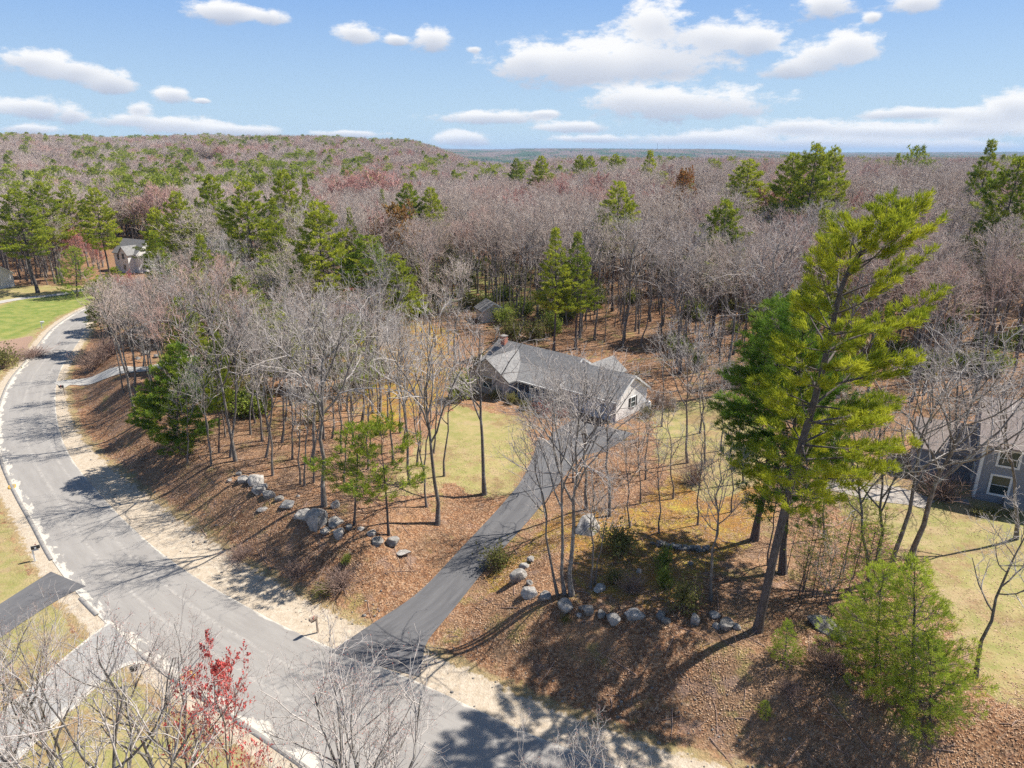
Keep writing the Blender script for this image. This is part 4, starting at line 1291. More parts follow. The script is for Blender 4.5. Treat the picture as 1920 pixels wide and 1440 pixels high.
PY = [pine_tree(210, H=9, r0=0.12, base=0.05, gap=0.5, per=6, maxl=3.0, prof='cone', k=24, ln=0.28, wd=0.014, mat='pineyoung', bstep=0.32, irr=0.5),
      pine_tree(211, H=9, r0=0.12, base=0.06, gap=0.5, per=6, maxl=3.4, prof='oval', k=24, ln=0.28, wd=0.014, mat='pineyoung', bstep=0.34, irr=0.6),
      pine_tree(212, H=12, r0=0.14, base=0.06, gap=0.55, per=6, maxl=3.9, prof='oval', k=28, ln=0.34, wd=0.026, mat='pinewide', bstep=0.30, irr=0.5)]
PS = [pine_tree(220, H=7, r0=0.045, base=0.35, gap=0.55, per=4, maxl=1.2, prof='cone', k=7, ln=0.2, wd=0.016, mat='pineyoung'),
      pine_tree(221, H=7, r0=0.08, base=0.40, gap=0.6, per=4, maxl=2.3, prof='broad', k=30, ln=0.30, wd=0.019, mat='pinewide', irr=0.5)]

def at_dist(px, py, dist):
    d = ray(px, py); t = dist / np.linalg.norm(d)
    return d * t + (0, 0, CAMZ)

# ---- bare trees of the lot: base pixel, top pixel
def bt(kind, bx, by, tx, ty, label, wid=1.0, i=None, name='bare_tree', group='bare trees on the lot', minh=0):
    P = G(bx, by)
    h, dx = above(P, tx, ty)
    h = max(h, minh)
    return place(kind[(i if i is not None else int(bx + by)) % len(kind)], name, P[0], P[1], h, random.uniform(0, 6.28), (dx, random.uniform(-.4, .4)), wid, label, 'tree', group, P[2])
for a in [
    (OAK, 908, 926, 885, 612, 'bare tree standing alone at the lawn edge left of the driveway, forked halfway up', 1.0, 0),
    (OAK, 820, 982, 795, 625, 'thick bare tree whose trunk stands lowest in the leaves left of the driveway', 0.9, 1),
    (SLIM, 800, 950, 775, 700, 'thin bare tree just left of the thick one beside the driveway bank'),
    (SLIM, 833, 893, 838, 650, 'thin dark stemmed tree on the lawn edge behind the thick one'),
    (OAK, 769, 907, 745, 640, 'bare tree with a flared dark foot near the lawn corner', 0.85, 2),
    (SLIM, 737, 868, 722, 620, 'slim bare tree behind the small pine left of the lawn'),
    (SLIM, 757, 846, 768, 615, 'slim bare tree at the left corner of the yellow lawn'),
    (SLIM, 706, 800, 700, 590, 'slim bare tree standing in front of the yellow shrub of the tan house'),
    (OAK, 608, 950, 585, 590, 'tall grey barked tree rising directly above the biggest boulder', 1.0, 3),
    (SLIM, 563, 908, 552, 700, 'left of twin thin stems above the left boulder row'),
    (SLIM, 571, 911, 583, 690, 'right of twin thin stems above the left boulder row'),
    (SLIM, 511, 892, 495, 640, 'slim bare tree above the pinkish boulder'),
    (OAK, 442, 865, 395, 545, 'bare tree leaning left beside the dense evergreen, pale at its foot', 0.8, 0),
    (OAK, 432, 858, 440, 600, 'dark stemmed bare tree behind the pale footed one', 0.8, 2),
    (SLIM, 498, 858, 520, 600, 'slim bare tree behind the uppermost boulder pile'),
    (OAK, 258, 748, 232, 560, 'spreading pale bare tree between the gravel driveway and the dense evergreen', 1.15, 1),
    (SLIM, 284, 752, 262, 590, 'thin bare tree right of the spreading pale one near the gravel driveway'),
    (OAK, 584, 868, 590, 575, 'grey tree with flared foot behind the tall one above the biggest boulder', 0.9, 3),
    (SLIM, 640, 850, 628, 610, 'bare tree between the tall grey one and the small pine'),
    (SLIM, 1046, 1116, 985, 800, 'left stem of the tree clump beside the driveway, leaning left'),
    (OAK, 1059, 1114, 1042, 740, 'straight middle stem of the tree clump beside the driveway', 0.75, 1),
    (OAK, 1073, 1116, 1098, 735, 'right stem of the tree clump, thickest and leaning right', 0.95, 2),
    (SLIM, 1107, 1103, 1120, 860, 'thin straight stem right of the tree clump'),
    (SLIM, 1114, 1096, 1150, 900, 'thin slanting stem beside the thin straight one right of the clump'),
    (OAK, 1142, 968, 1135, 700, 'bare tree on the pavement edge behind the big smooth boulder', 0.9, 0),
    (OAK, 1100, 955, 1085, 690, 'bare tree in front of the garage doors on the right edge of the driveway', 0.9, 3),
    (SLIM, 1236, 1000, 1238, 812, 'thin tree with a dark snapped look at the left end of the stone wall'),
    (SLIM, 1333, 1126, 1340, 850, 'bare tree with upswept branches above the lone blue white boulder', 1.2),
    (OAK, 1290, 868, 1298, 640, 'bare tree on the side yard right of the garage', 0.85, 2),
    (SLIM, 1312, 812, 1330, 600, 'slim bare tree behind the side yard near the garage'),
    (OAK, 1275, 700, 1282, 470, 'large dark trunked tree in the woods just behind the end gable', 1.0, 1),
    (OAK, 1632, 1108, 1606, 800, 'leftmost of four dark trunks behind the young pines', 0.85, 0),
    (OAK, 1652, 1112, 1672, 780, 'second dark trunk from the left behind the young pines', 0.85, 3),
    (OAK, 1668, 1080, 1745, 720, 'third dark trunk behind the young pines leaning towards the grey house', 1.0, 2),
    (OAK, 1700, 1065, 1800, 680, 'rightmost leaning trunk behind the young pines with branches over the grey house', 1.15, 1),
    (SLIM, 1830, 1270, 1895, 950, 'slender many branched tree at the edge of the right lawn', 1.3),
    (SLIM, 1440, 1060, 1452, 860, 'thin tree between the two big pine trunks'),
    (OAK, 1480, 640, 1478, 470, 'broad pale crowned tree in the woods left of the leaning pine', 1.3, 3),
    (SAP, 1560, 1165, 1563, 1010, 'bare sapling at the left of the sapling thicket'),
    (SAP, 1510, 1120, 1507, 1000, 'bare sapling beside the leaning pine foot'),
    (SLIM, 352, 868, 348, 690, 'thin bare stem at the shaded right foot of the dense evergreen'),
    (SLIM, 396, 872, 380, 660, 'slim grey tree between the dense evergreen and the pale footed tree'),
    (SLIM, 470, 815, 462, 600, 'slim tree behind the loose crowned pine on the left slope'),
    (OAK, 528, 830, 535, 590, 'bare tree in the thick of the left woods above the boulder pile', 0.8, 1),
    (SLIM, 548, 862, 560, 640, 'thin tree left of the flared grey one on the left slope'),
    (SLIM, 622, 822, 640, 600, 'slim dark tree behind the flared grey one'),
    (SLIM, 660, 838, 668, 640, 'slim tree directly left of the small pine crown'),
    (OAK, 678, 790, 690, 560, 'bare tree with wide limbs left of the yellow lawn', 0.85, 2),
    (SLIM, 726, 792, 735, 590, 'slim tree at the back left corner of the lawn'),
    (SLIM, 782, 872, 800, 640, 'slim tree on the lawn edge between the flared dark one and the lone forked one'),
    (SLIM, 792, 905, 812, 690, 'thin tree right of the flared dark foot near the lawn'),
    (OAK, 862, 700, 850, 560, 'bare tree behind the bright green shrub left of the house wing', 0.8, 3),
    (OAK, 1075, 905, 1060, 700, 'bare tree at the left edge of the parking apron', 0.7, 1),
    (SLIM, 1182, 990, 1172, 800, 'thin bare tree behind the dark rhododendron'),
    (SLIM, 1210, 900, 1215, 730, 'slim tree right of the apron beside the side yard'),
    (OAK, 1395, 905, 1388, 700, 'bare tree on the moss left of the dark green pine', 0.7, 2),
    (SLIM, 1352, 845, 1362, 660, 'slim tree at the back of the mossy side yard'),
    (OAK, 1780, 905, 1820, 640, 'bare tree standing close before the corner of the grey house', 1.0, 0),
    (OAK, 1905, 1010, 1890, 700, 'bare tree on the right lawn edge in front of the grey house windows', 0.9, 3),
    (SLIM, 1740, 870, 1745, 640, 'slim tree left of the grey house behind the hedge brush'),
    (SLIM, 1600, 905, 1590, 690, 'slim bare tree behind the tallest pine by the stone path'),
    (SLIM, 588, 905, 600, 690, 'thin stem just left of the tall grey tree above the biggest boulder'),
    (SLIM, 645, 905, 652, 700, 'thin grey tree left of the two little pines'),
    (SLIM, 690, 880, 684, 660, 'slim tree directly behind the left little pine'),
    (SLIM, 750, 812, 742, 600, 'thin tree at the far left of the lawn behind the slim corner one'),
    (SLIM, 812, 850, 822, 640, 'slim tree standing in the grass near the left middle of the lawn'),
    (SLIM, 600, 790, 612, 580, 'pale thin tree deep in the left slope woods below the tan house'),
    (SLIM, 650, 770, 662, 570, 'thin tree in front of the tan house gable'),
    (SLIM, 1262, 935, 1256, 740, 'slim tree on the moss above the left end of the stone wall'),
    (SLIM, 1308, 985, 1316, 790, 'slim tree right behind the stone wall'),
    (SLIM, 1322, 870, 1316, 660, 'second slim stem of the pair right of the garage side yard'),
    (SLIM, 1372, 960, 1378, 780, 'slim tree on the moss between the stone wall and the dark green pine'),
    (SLIM, 1240, 800, 1246, 610, 'slim tree at the corner of the side yard behind the picket fence'),
    (SLIM, 1200, 945, 1192, 770, 'thin tree on the right edge of the apron pavement'),
    (SLIM, 1545, 1010, 1552, 800, 'slim bare tree left of the stone path behind the sapling thicket'),
]:
    bt(*a)
# trees standing below and beside the picture whose crowns or shadows reach in
def world_tree(kind, x, y, h, label, wid=1.0, i=0, name='bare_tree', group=None, lean=(0, 0)):
    place(kind[i % len(kind)], name, x, y, h, random.uniform(0, 6.28), lean, wid, label, 'tree', group)
world_tree(YARD, -19.0, 20.0, 13.4, 'bare yard tree at bottom left, leftmost of the near crowns', 1.0, 0)
world_tree(YARD, -15.2, 16.5, 13.0, 'bare yard tree at the bottom edge, its lichen pale limbs crossing the pale driveway', 1.0, 1)
world_tree(YARD, -14.6, 22.6, 11.8, 'bare yard tree left of the red budded tree', 0.7, 2)
world_tree(YARD, -5.4, 18.6, 12.6, 'bare tree right of the red budded tree, its crown over the road', 0.95, 1)
world_tree(YARD, -21.5, 25.0, 11.0, 'small bare yard tree over the grass between the two left driveways', 0.7, 2)
world_tree(YARD, 3.4, 17.2, 9.0, 'bare tree tip at the bottom centre over the road', 0.7, 0)
world_tree(YARD, 0.4, 15.6, 11.6, 'bare tree at the bottom edge between the road crown and bottom centre tip', 0.7, 2)
world_tree(REDT, -11.3, 21.6, 11.3, 'slender tree covered in bright red buds at the bottom of the photo', 0.65, 0, 'red_maple')
world_tree(OAK, 34.0, 25.0, 19, 'big bare tree just outside the right edge casting branch shadows on the lawn', 1.0, 1)
world_tree(OAK, 31.0, 19.0, 17, 'bare tree beyond the lower right corner casting branch shadows', 1.0, 2)

# ---- pines of the foreground
P = G(1420, 1182)
hB, dB = above(P, 1690, 388)
def rel(px, py, dy=0.0):
    d = ray(px, py); t = (P[1] + dy) / d[1]
    return (t * d[0] - P[0], dy, CAMZ + t * d[2] - P[2])
path = [(0, 0, -0.3), rel(1447, 1060), rel(1490, 880, .2), rel(1530, 740, .3), rel(1555, 640, .4), rel(1578, 540, .4), rel(1610, 478, .4), rel(1655, 430, .3), rel(1690, 388, .3)]
big_ = pine_tree(300, H=hB, r0=0.28, base=0.36, gap=1.15, per=6, maxl=4.5, prof='broad', k=36, ln=0.34, wd=0.019, path=path, side=(0.25, 0.40), bstep=0.32, tstep=0.24, irr=0.35)
place(big_, 'white_pine', P[0], P[1], hB, 0, (0, 0), 1.0, 'tallest pine on the right, trunk curving right with yellow green boughs', 'tree', 'foreground pines', P[2], sink=0)
def pine(kind, bx, by, tx, ty, label, wid=1.0, i=0, rz=None, name='white_pine', group='foreground pines'):
    P = G(bx, by); h, dx = above(P, tx, ty)
    return place(kind[i], name, P[0], P[1], h, random.uniform(0, 6.28) if rz is None else rz, (dx, 0), wid, label, 'tree', group, P[2])
PB = [pine_tree(301, H=20, r0=0.22, base=0.33, gap=0.75, per=6, maxl=4.8, prof='oval', k=32, ln=0.34, wd=0.020, mat='pinedark', bstep=0.34, tstep=0.24),
      pine_tree(302, H=20, r0=0.26, base=0.24, gap=0.85, per=6, maxl=4.2, prof='broad', k=30, ln=0.34, wd=0.020, mat='pinedark', bstep=0.34, irr=0.45)]
pine(PB, 1414, 1012, 1452, 560, 'dark green pine left of the tallest pine, straight bare lower trunk', 1.25, 0)
pine(PB, 1468, 1075, 1520, 580, 'middle pine between the dark one and the tallest, boughs nearly to the ground', 1.0, 1)
pine(PN, 1560, 700, 1545, 395, 'pale yellow green pine top rising behind the tallest pine', 0.9, 2)
pine(PY, 1640, 1262, 1655, 1060, 'left young pine of the bushy cluster at lower right', 1.05, 1, name='young_pine')
pine(PY, 1712, 1300, 1722, 1050, 'tallest young pine of the bushy cluster at lower right', 1.15, 0, name='young_pine')
pine(PY, 1745, 1365, 1745, 1195, 'lowest young pine of the bushy cluster at lower right', 1.0, 1, name='young_pine')
pine(PY, 1600, 1205, 1600, 1120, 'short young pine in front of the mossy ledge', 1.1, 1, name='young_pine')
pine(PY, 1472, 1235, 1478, 1160, 'small bright pine at the foot of the tallest pine', 1.1, 0, name='young_pine')
pine(PY, 1434, 1345, 1436, 1312, 'tiny green seedling pine alone on the lower leaf bank', 1.0, 1, name='young_pine')
pine(PY, 332, 842, 330, 648, 'dense bushy evergreen overhanging the shoulder left of the lot', 1.15, 2, name='young_pine')
pine(PY, 280, 800, 262, 735, 'low evergreen skirt at the left foot of the dense bushy one', 1.3, 2, name='young_pine')
pine(PN, 410, 850, 405, 625, 'loose crowned pine behind the dense bushy evergreen', 0.62, 1)
pine(PN, 470, 760, 478, 585, 'pine half hidden by bare trees right of the gravel driveway', 0.75, 2)
pine(PS, 664, 985, 672, 800, 'left one of two little pines above the left bank boulders', 1.1, 1, name='young_pine')
pine(PS, 729, 1003, 712, 800, 'right one of two little pines above the left bank boulders', 1.05, 1, name='young_pine')
pine(PY, 590, 790, 590, 735, 'small dark pine among the bare trees behind the left boulders', 1.0, 1, name='young_pine')
pine(PY, 145, 556, 140, 465, 'wide spreading pine alone on the far green lawn casting a dark shadow', 1.15, 1, name='lawn_pine')
for i in range(16):
    px, py = 1478 + i * 11 + random.uniform(-8, 8), 1090 + random.uniform(-30, 70)
    P_ = G(px, py)
    place(PS[0], 'sapling_pine', P_[0], P_[1], random.uniform(4.5, 7.5), random.uniform(0, 6), (random.uniform(-.3, .6), 0), random.uniform(.8, 1.3),
          'thin stemmed sapling pine with sparse foliage in the thicket right of the leaning pine', 'tree', 'sapling pines in the thicket', P_[2])

# ---- pines rising out of the woods: top pixel, distance, width factor
PM = PN
mp = [(175, 353, 182, 1.0, 0, 'dark compact pine standing clear above the woods behind the far lawn'),
      (28, 356, 188, 1.3, 1, 'leftmost broad pine above the far left woods'),
      (70, 342, 200, 1.15, 1, 'tall pine right of the leftmost broad one'),
      (118, 350, 212, 1.0, 3, 'loose pine between the tall left one and the dark compact one'),
      (330, 360, 135, .95, 0, 'round topped pine left of the pine group over the woods'),
      (392, 334, 145, 1.0, 1, 'broad pine at the left of the central left group'),
      (462, 342, 125, 1.1, 3, 'pine with yellowish boughs in the central left group'),
      (530, 320, 140, 1.0, 0, 'tallest dark pine of the central left group'),
      (572, 333, 150, .7, 2, 'narrow pine right of the tallest dark one of the group'),
      (512, 372, 120, .6, 2, 'slim yellowish pine in front of the tallest dark one'),
      (597, 382, 104, 1.1, 1, 'large bright pine with layered boughs above the bare trees'),
      (655, 390, 125, .5, 2, 'narrow pine beside the large bright layered one'),
      (688, 443, 98, 1.1, 3, 'rounded pine right of and below the large bright layered one'),
      (742, 480, 96, .8, 1, 'lower pine right of the rounded one'),
      (764, 345, 150, 1.0, 0, 'left one of two pines side by side in mid woods'),
      (806, 352, 150, .9, 0, 'right one of two pines side by side in mid woods'),
      (715, 356, 170, .6, 2, 'small faint pine left of the side by side pair'),
      (288, 436, 118, .8, 2, 'bright conical pine right of the white house'),
      (372, 440, 112, .7, 2, 'greyish conical pine among bare trees below the central left group'),
      (290, 392, 150, .8, 1, 'dull green pine behind the bright conical one'),
      (1043, 428, 100, .78, 2, 'left one of two conical pines behind the ranch house'),
      (1086, 436, 102, .78, 2, 'right one of two conical pines behind the ranch house'),
      (1160, 342, 125, 1.0, 3, 'leaning crowned pine with dark underside above the mid woods'),
      (1360, 378, 112, 1.0, 1, 'bright pine above the woods left of the leaning one'),
      (1408, 300, 148, 1.35, 0, 'left pine of the tall skyline group'),
      (1490, 288, 145, 1.15, 0, 'second pine of the tall skyline group, dark on its left'),
      (1530, 274, 140, 1.2, 1, 'tallest pine of the tall skyline group'),
      (1566, 280, 148, .9, 1, 'rightmost pine of the tall skyline group'),
      (1218, 283, 200, 1.1, 2, 'broad conical pine on the skyline right of centre'),
      (1242, 322, 190, .9, 3, 'lower yellowish pine beside the broad conical skyline one'),
      (1285, 328, 165, .7, 1, 'small pine with a reddish tree at its foot in mid woods'),
      (1014, 293, 230, 1.1, 0, 'pine left of centre on the skyline'),
      (1088, 293, 250, 1.0, 1, 'left one of two touching pines on the skyline'),
      (1108, 293, 255, 1.0, 0, 'right one of two touching pines on the skyline'),
      (1155, 291, 270, 1.1, 1, 'wide pine clump between the touching pair and the broad conical pine'),
      (1345, 303, 240, .8, 3, 'small dull pine left of the tall skyline group'),
      (1685, 288, 260, .8, 2, 'lone conical pine on the skyline right of the tall group'),
      (1648, 298, 300, .6, 0, 'small round pine on the skyline left of the lone conical one'),
      (1858, 264, 155, 1.05, 2, 'dark pine standing above the skyline near the right edge'),
      (1910, 300, 125, 1.2, 1, 'pine cut by the right edge of the photo'),
      (1725, 372, 150, .5, 3, 'faint pine crown low in the right woods'),
      (968, 297, 300, 1.0, 0, 'small pine at the left end of the skyline row'),
      (600, 640, 96, .0, 0, '')]
PCAP = []
for px, py, dist, wd, i, lab in mp:
    if not lab: continue
    PCAP.append((px, py, dist, 1280 * 3.4 * wd / dist, 1280 * (13.5 if 1400 < px < 1600 else 9.0 if dist < 160 else 6.5) / dist))
    T = at_dist(px, py, dist)
    z0 = tz(T[0], T[1])
    h = T[2] - z0
    sc = 1.0
    place(PM[i], 'white_pine', T[0], T[1], h, random.uniform(0, 6.28), (0, 0), wd * 22 / max(h, 12) * 1.1, lab, 'tree', 'pines rising above the woods', z0)
#PART4
# ------------------------------------------------------------------ the woods
def project(x, y, z):
    zz = z - CAMZ
    f = y * CP - zz * SP
    return 960 + F * x / f, 720 - F * (y * SP + zz * CP) / f

def poly_in(px, py, poly):
    inside = np.zeros(np.shape(px), bool); j = len(poly) - 1
    for i in range(len(poly)):
        xi, yi = poly[i]; xj, yj = poly[j]
        inside ^= ((yi > py) != (yj > py)) & (px < (xj - xi) * (py - yi) / (yj - yi + 1e-9) + xi)
        j = i
    return inside
gap_r = np.random.default_rng(5)
def jitter_grid(x0, x1, y0, y1, s):
    gx_, gy_ = np.meshgrid(np.arange(x0, x1, s), np.arange(y0, y1, s))
    x = gx_.ravel() + gap_r.uniform(-.42, .42, gx_.size) * s
    y = gy_.ravel() + gap_r.uniform(-.42, .42, gx_.size) * s
    return x, y
# clearings (world): lawns, houses, the driveways
clear_px = [[(830, 600), (960, 612), (1120, 640), (1260, 690), (1420, 740), (1470, 850), (1330, 900), (1180, 900), (980, 900), (820, 830), (720, 800), (745, 740), (850, 700)],
            [(600, 590), (760, 600), (800, 660), (720, 700), (600, 690)], [(825, 590), (930, 585), (930, 620), (830, 625)],
            [(-300, 640), (-300, 560), (20, 556), (215, 533), (300, 525), (300, 512), (210, 505), (190, 520), (130, 535), (-100, 540), (-300, 600)],
            [(190, 465), (360, 462), (380, 492), (300, 525), (215, 540)],
            [(1480, 870), (1700, 790), (2200, 690), (2300, 1440), (1900, 1440), (1650, 1000)]]
def is_clear(x, y):
    z = terrain(x, y)
    px, py = project(x, y, z)
    c = np.zeros(len(x), bool)
    near = y < 260
    for P_ in clear_px:
        c |= poly_in(px, py, P_) & near
    rr0, a0 = math.hypot(HILL.x, HILL.y), math.atan2(HILL.x, HILL.y)
    c |= (np.abs(np.arctan2(x, y) - a0 + 0.004) < 0.022) & (np.hypot(x, y) > rr0 - 95) & (np.hypot(x, y) < rr0 + 12)
    d = polydist(x, y, REc); dl = polydist(x, y, LEc)
    c |= near & (d < 5.5) & (dl > -9)
    c |= near & (dl < -9) & (y < 118) & (x > -140)
    c |= near & (dl < -5) & (x > -125) & poly_in(px, py, [(-200, 545), (215, 533), (215, 700), (-200, 700)])
    return c
def pine_cap(x, y, z, px, r, h):
    """trees standing close in front of the tall pines are the shorter ones"""
    h = np.array(h, float)
    for p0, t0, dist, hw, vis_ in PCAP:
        m = (np.abs(px - p0) < hw) & (r < dist - 1.5) & (r > 75)
        if m.any():
            d = ray(p0, t0 + vis_)
            h[m] = np.minimum(h[m], np.maximum(CAMZ + y[m] / d[1] * d[2] - z[m], 5.0))
    return h
# individual bare trees: the nearest woods
x, y = jitter_grid(-150, 150, 60, 235, 4.7)
z = terrain(x, y); px, py = project(x, y, z)
r_ = np.hypot(x, y)
vis = (px > -130) & (px < 2050) & (y > 60) & ~is_clear(x, y)
left = (px < 720)
vis &= (np.where(left, py < 800, py < 720)) | ((px > 1300) & (py < 760))
# thin the front woods a little so that the forest floor shows between the stems
vis &= ~((px > 1120) & (px < 1300) & (py > 560) & (gap_r.uniform(size=len(x)) < 0.35))
vis &= ~((px < 720) & (py > 560) & (gap_r.uniform(size=len(x)) < 0.12))
x, y, z, px, py, r_ = (a[vis] for a in (x, y, z, px, py, r_))
o_ = np.argsort(r_)
NI = 212
wood_lab = {'behind': ('slender bare hardwood in the woods behind the ranch house', 'bare trees in the woods behind the ranch house'),
            'left': ('bare grey hardwood in the woods between the gravel driveway and the tan house', 'bare trees in the woods around the tan house'),
            'right': ('bare dark stemmed hardwood in the woods at right behind the leaning pine', 'bare trees in the woods at right'),
            'far': ('bare hardwood in the woods edging the far green lawn', 'bare trees edging the far lawn')}
for q_, i in enumerate(o_[:NI]):
    zone_ = 'far' if (px[i] < 330 and py[i] < 560) else 'left' if px[i] < 760 else 'right' if px[i] > 1330 else 'behind'
    lab, grp = wood_lab[zone_]
    lowz = 0.8 if (px[i] < 700 and py[i] > 600) else 1.0
    h = gap_r.uniform(13.5, 19.0) * lowz
    h = float(pine_cap(x[i:i+1], y[i:i+1], z[i:i+1], px[i:i+1], r_[i:i+1], [h])[0])
    if 120 < px[i] < 350 and py[i] > 520:
        h = max(3.0, min(h, above((x[i], y[i], z[i]), px[i], np.interp(px[i], [120, 200, 280, 350], [600, 528, 528, 470]))[0]))
    kind = WOOD if gap_r.uniform() < 0.62 else (OAK if gap_r.uniform() < 0.45 else SLIM)
    place(kind[q_ % len(kind)], 'bare_tree', x[i], y[i], h, gap_r.uniform(0, 6.28), tuple(gap_r.normal(size=2) * 0.5), gap_r.uniform(.8, 1.15), lab, 'tree', grp, z[i])
rest = o_[NI:]
stuff_x, stuff_y, stuff_z = list(x[rest]), list(y[rest]), list(z[rest])

# reddish and orange single trees
def single(kind, px_, py_, dist, lab, name, wd=1.0):
    T = at_dist(px_, py_, dist); z0 = tz(T[0], T[1])
    place(kind[0], name, T[0], T[1], T[2] - z0, random.uniform(0, 6), (0, 0), wd, lab, 'tree', None, z0)
single(REDW, 135, 440, 204, 'reddish budding tree behind the lone lawn pine', 'red_maple', 1.3)
single(REDW, 175, 455, 196, 'smaller reddish budding tree between the lawn pine and the white house', 'red_maple', 1.1)
single(REDW, 236, 522, 122, 'dark red shrubby tree at the end of the far road', 'red_maple', .8)
single(REDP, 705, 330, 205, 'faint red budding tree top in the mid woods right of the pine group', 'red_maple', 1.8)
single(REDP, 660, 338, 215, 'wide pinkish red crown left of the mid woods red top', 'red_maple', 2.0)
single(REDW, 660, 545, 108, 'reddish tree over the roof of the tan house', 'red_maple', 1.0)
single(ORNG, 752, 405, 130, 'orange leaved tree beside a small pine in mid woods', 'orange_tree', .8)
single(ORNG, 1290, 338, 160, 'rusty tree at the foot of a small mid woods pine', 'orange_tree', .6)

# shrubs -----------------------------------------------------------
def shrub(seed, leafy=True, mat='shrubgreen', n=46, k=3, stem='brush', size=0.055):
    r = np.random.default_rng(seed)
    gt, gc = Geo(), Geo()
    a = r.uniform(0, 6.28, n); t = r.uniform(0.1, 1.1, n)
    base = np.stack([r.normal(size=n) * .12, r.normal(size=n) * .12, np.full(n, -0.05)], 1)
    d = np.stack([np.cos(a) * np.sin(t), np.sin(a) * np.sin(t), np.cos(t)], 1)
    L = r.uniform(.55, 1.25, n)
    P = [base]
    for s in range(4):
        d = unit(d + r.normal(size=d.shape) * .18 + [0, 0, .05])
        P.append(P[-1] + d * (L / 4)[:, None])
    P = np.stack(P, 1)
    gt.add(*tubes(P, np.tile(np.linspace(.014, .005, 5), (n, 1)), 3))
    P2, R2 = sprout(r, P, np.tile(np.linspace(.014, .006, 5), (n, 1)), 5, .25, 1, (.4, .9), .45, 3, .1, .2, .01, .006)
    gt.add(*tubes(P2, R2, 3))
    parts = [('stems', gt.mesh('stems', M[stem]))]
    if leafy:
        C = np.concatenate([P2[:, -1], P2[:, 1], P[:, -1]])
        C = np.repeat(C, k, 0) + r.normal(size=(len(C) * k, 3)) * .09
        gc.add(*quads_at(r, C, size))
        parts.append(('leaves', gc.mesh('leaves', M[mat], smooth=False)))
    return dict(H=1.0, parts=parts)
SG = shrub(400); SB = shrub(401, mat='shrubbright', k=5, size=.06); SD = shrub(402, leafy=False, n=90)
SF = shrub(403, mat='forsythia', k=7, size=.06); SR = shrub(404, mat='smallbud', k=2, size=.05)
SO = shrub(405, mat='olive', k=4, size=.055) if 'olive' in M else SG
def sb(kind, px_, py_, wpx, hpx, lab, name='shrub', group=None, cat='shrub'):
    P_ = G(px_, py_)
    t = math.hypot(math.hypot(P_[0], P_[1]), CAMZ - P_[2]) * 0.97
    w_, h_ = wpx * t / F / 1.7, hpx * t / F
    place(kind, name, P_[0], P_[1], h_, random.uniform(0, 6), (0, 0), w_ / h_, lab, cat, group, P_[2], sink=0.02)
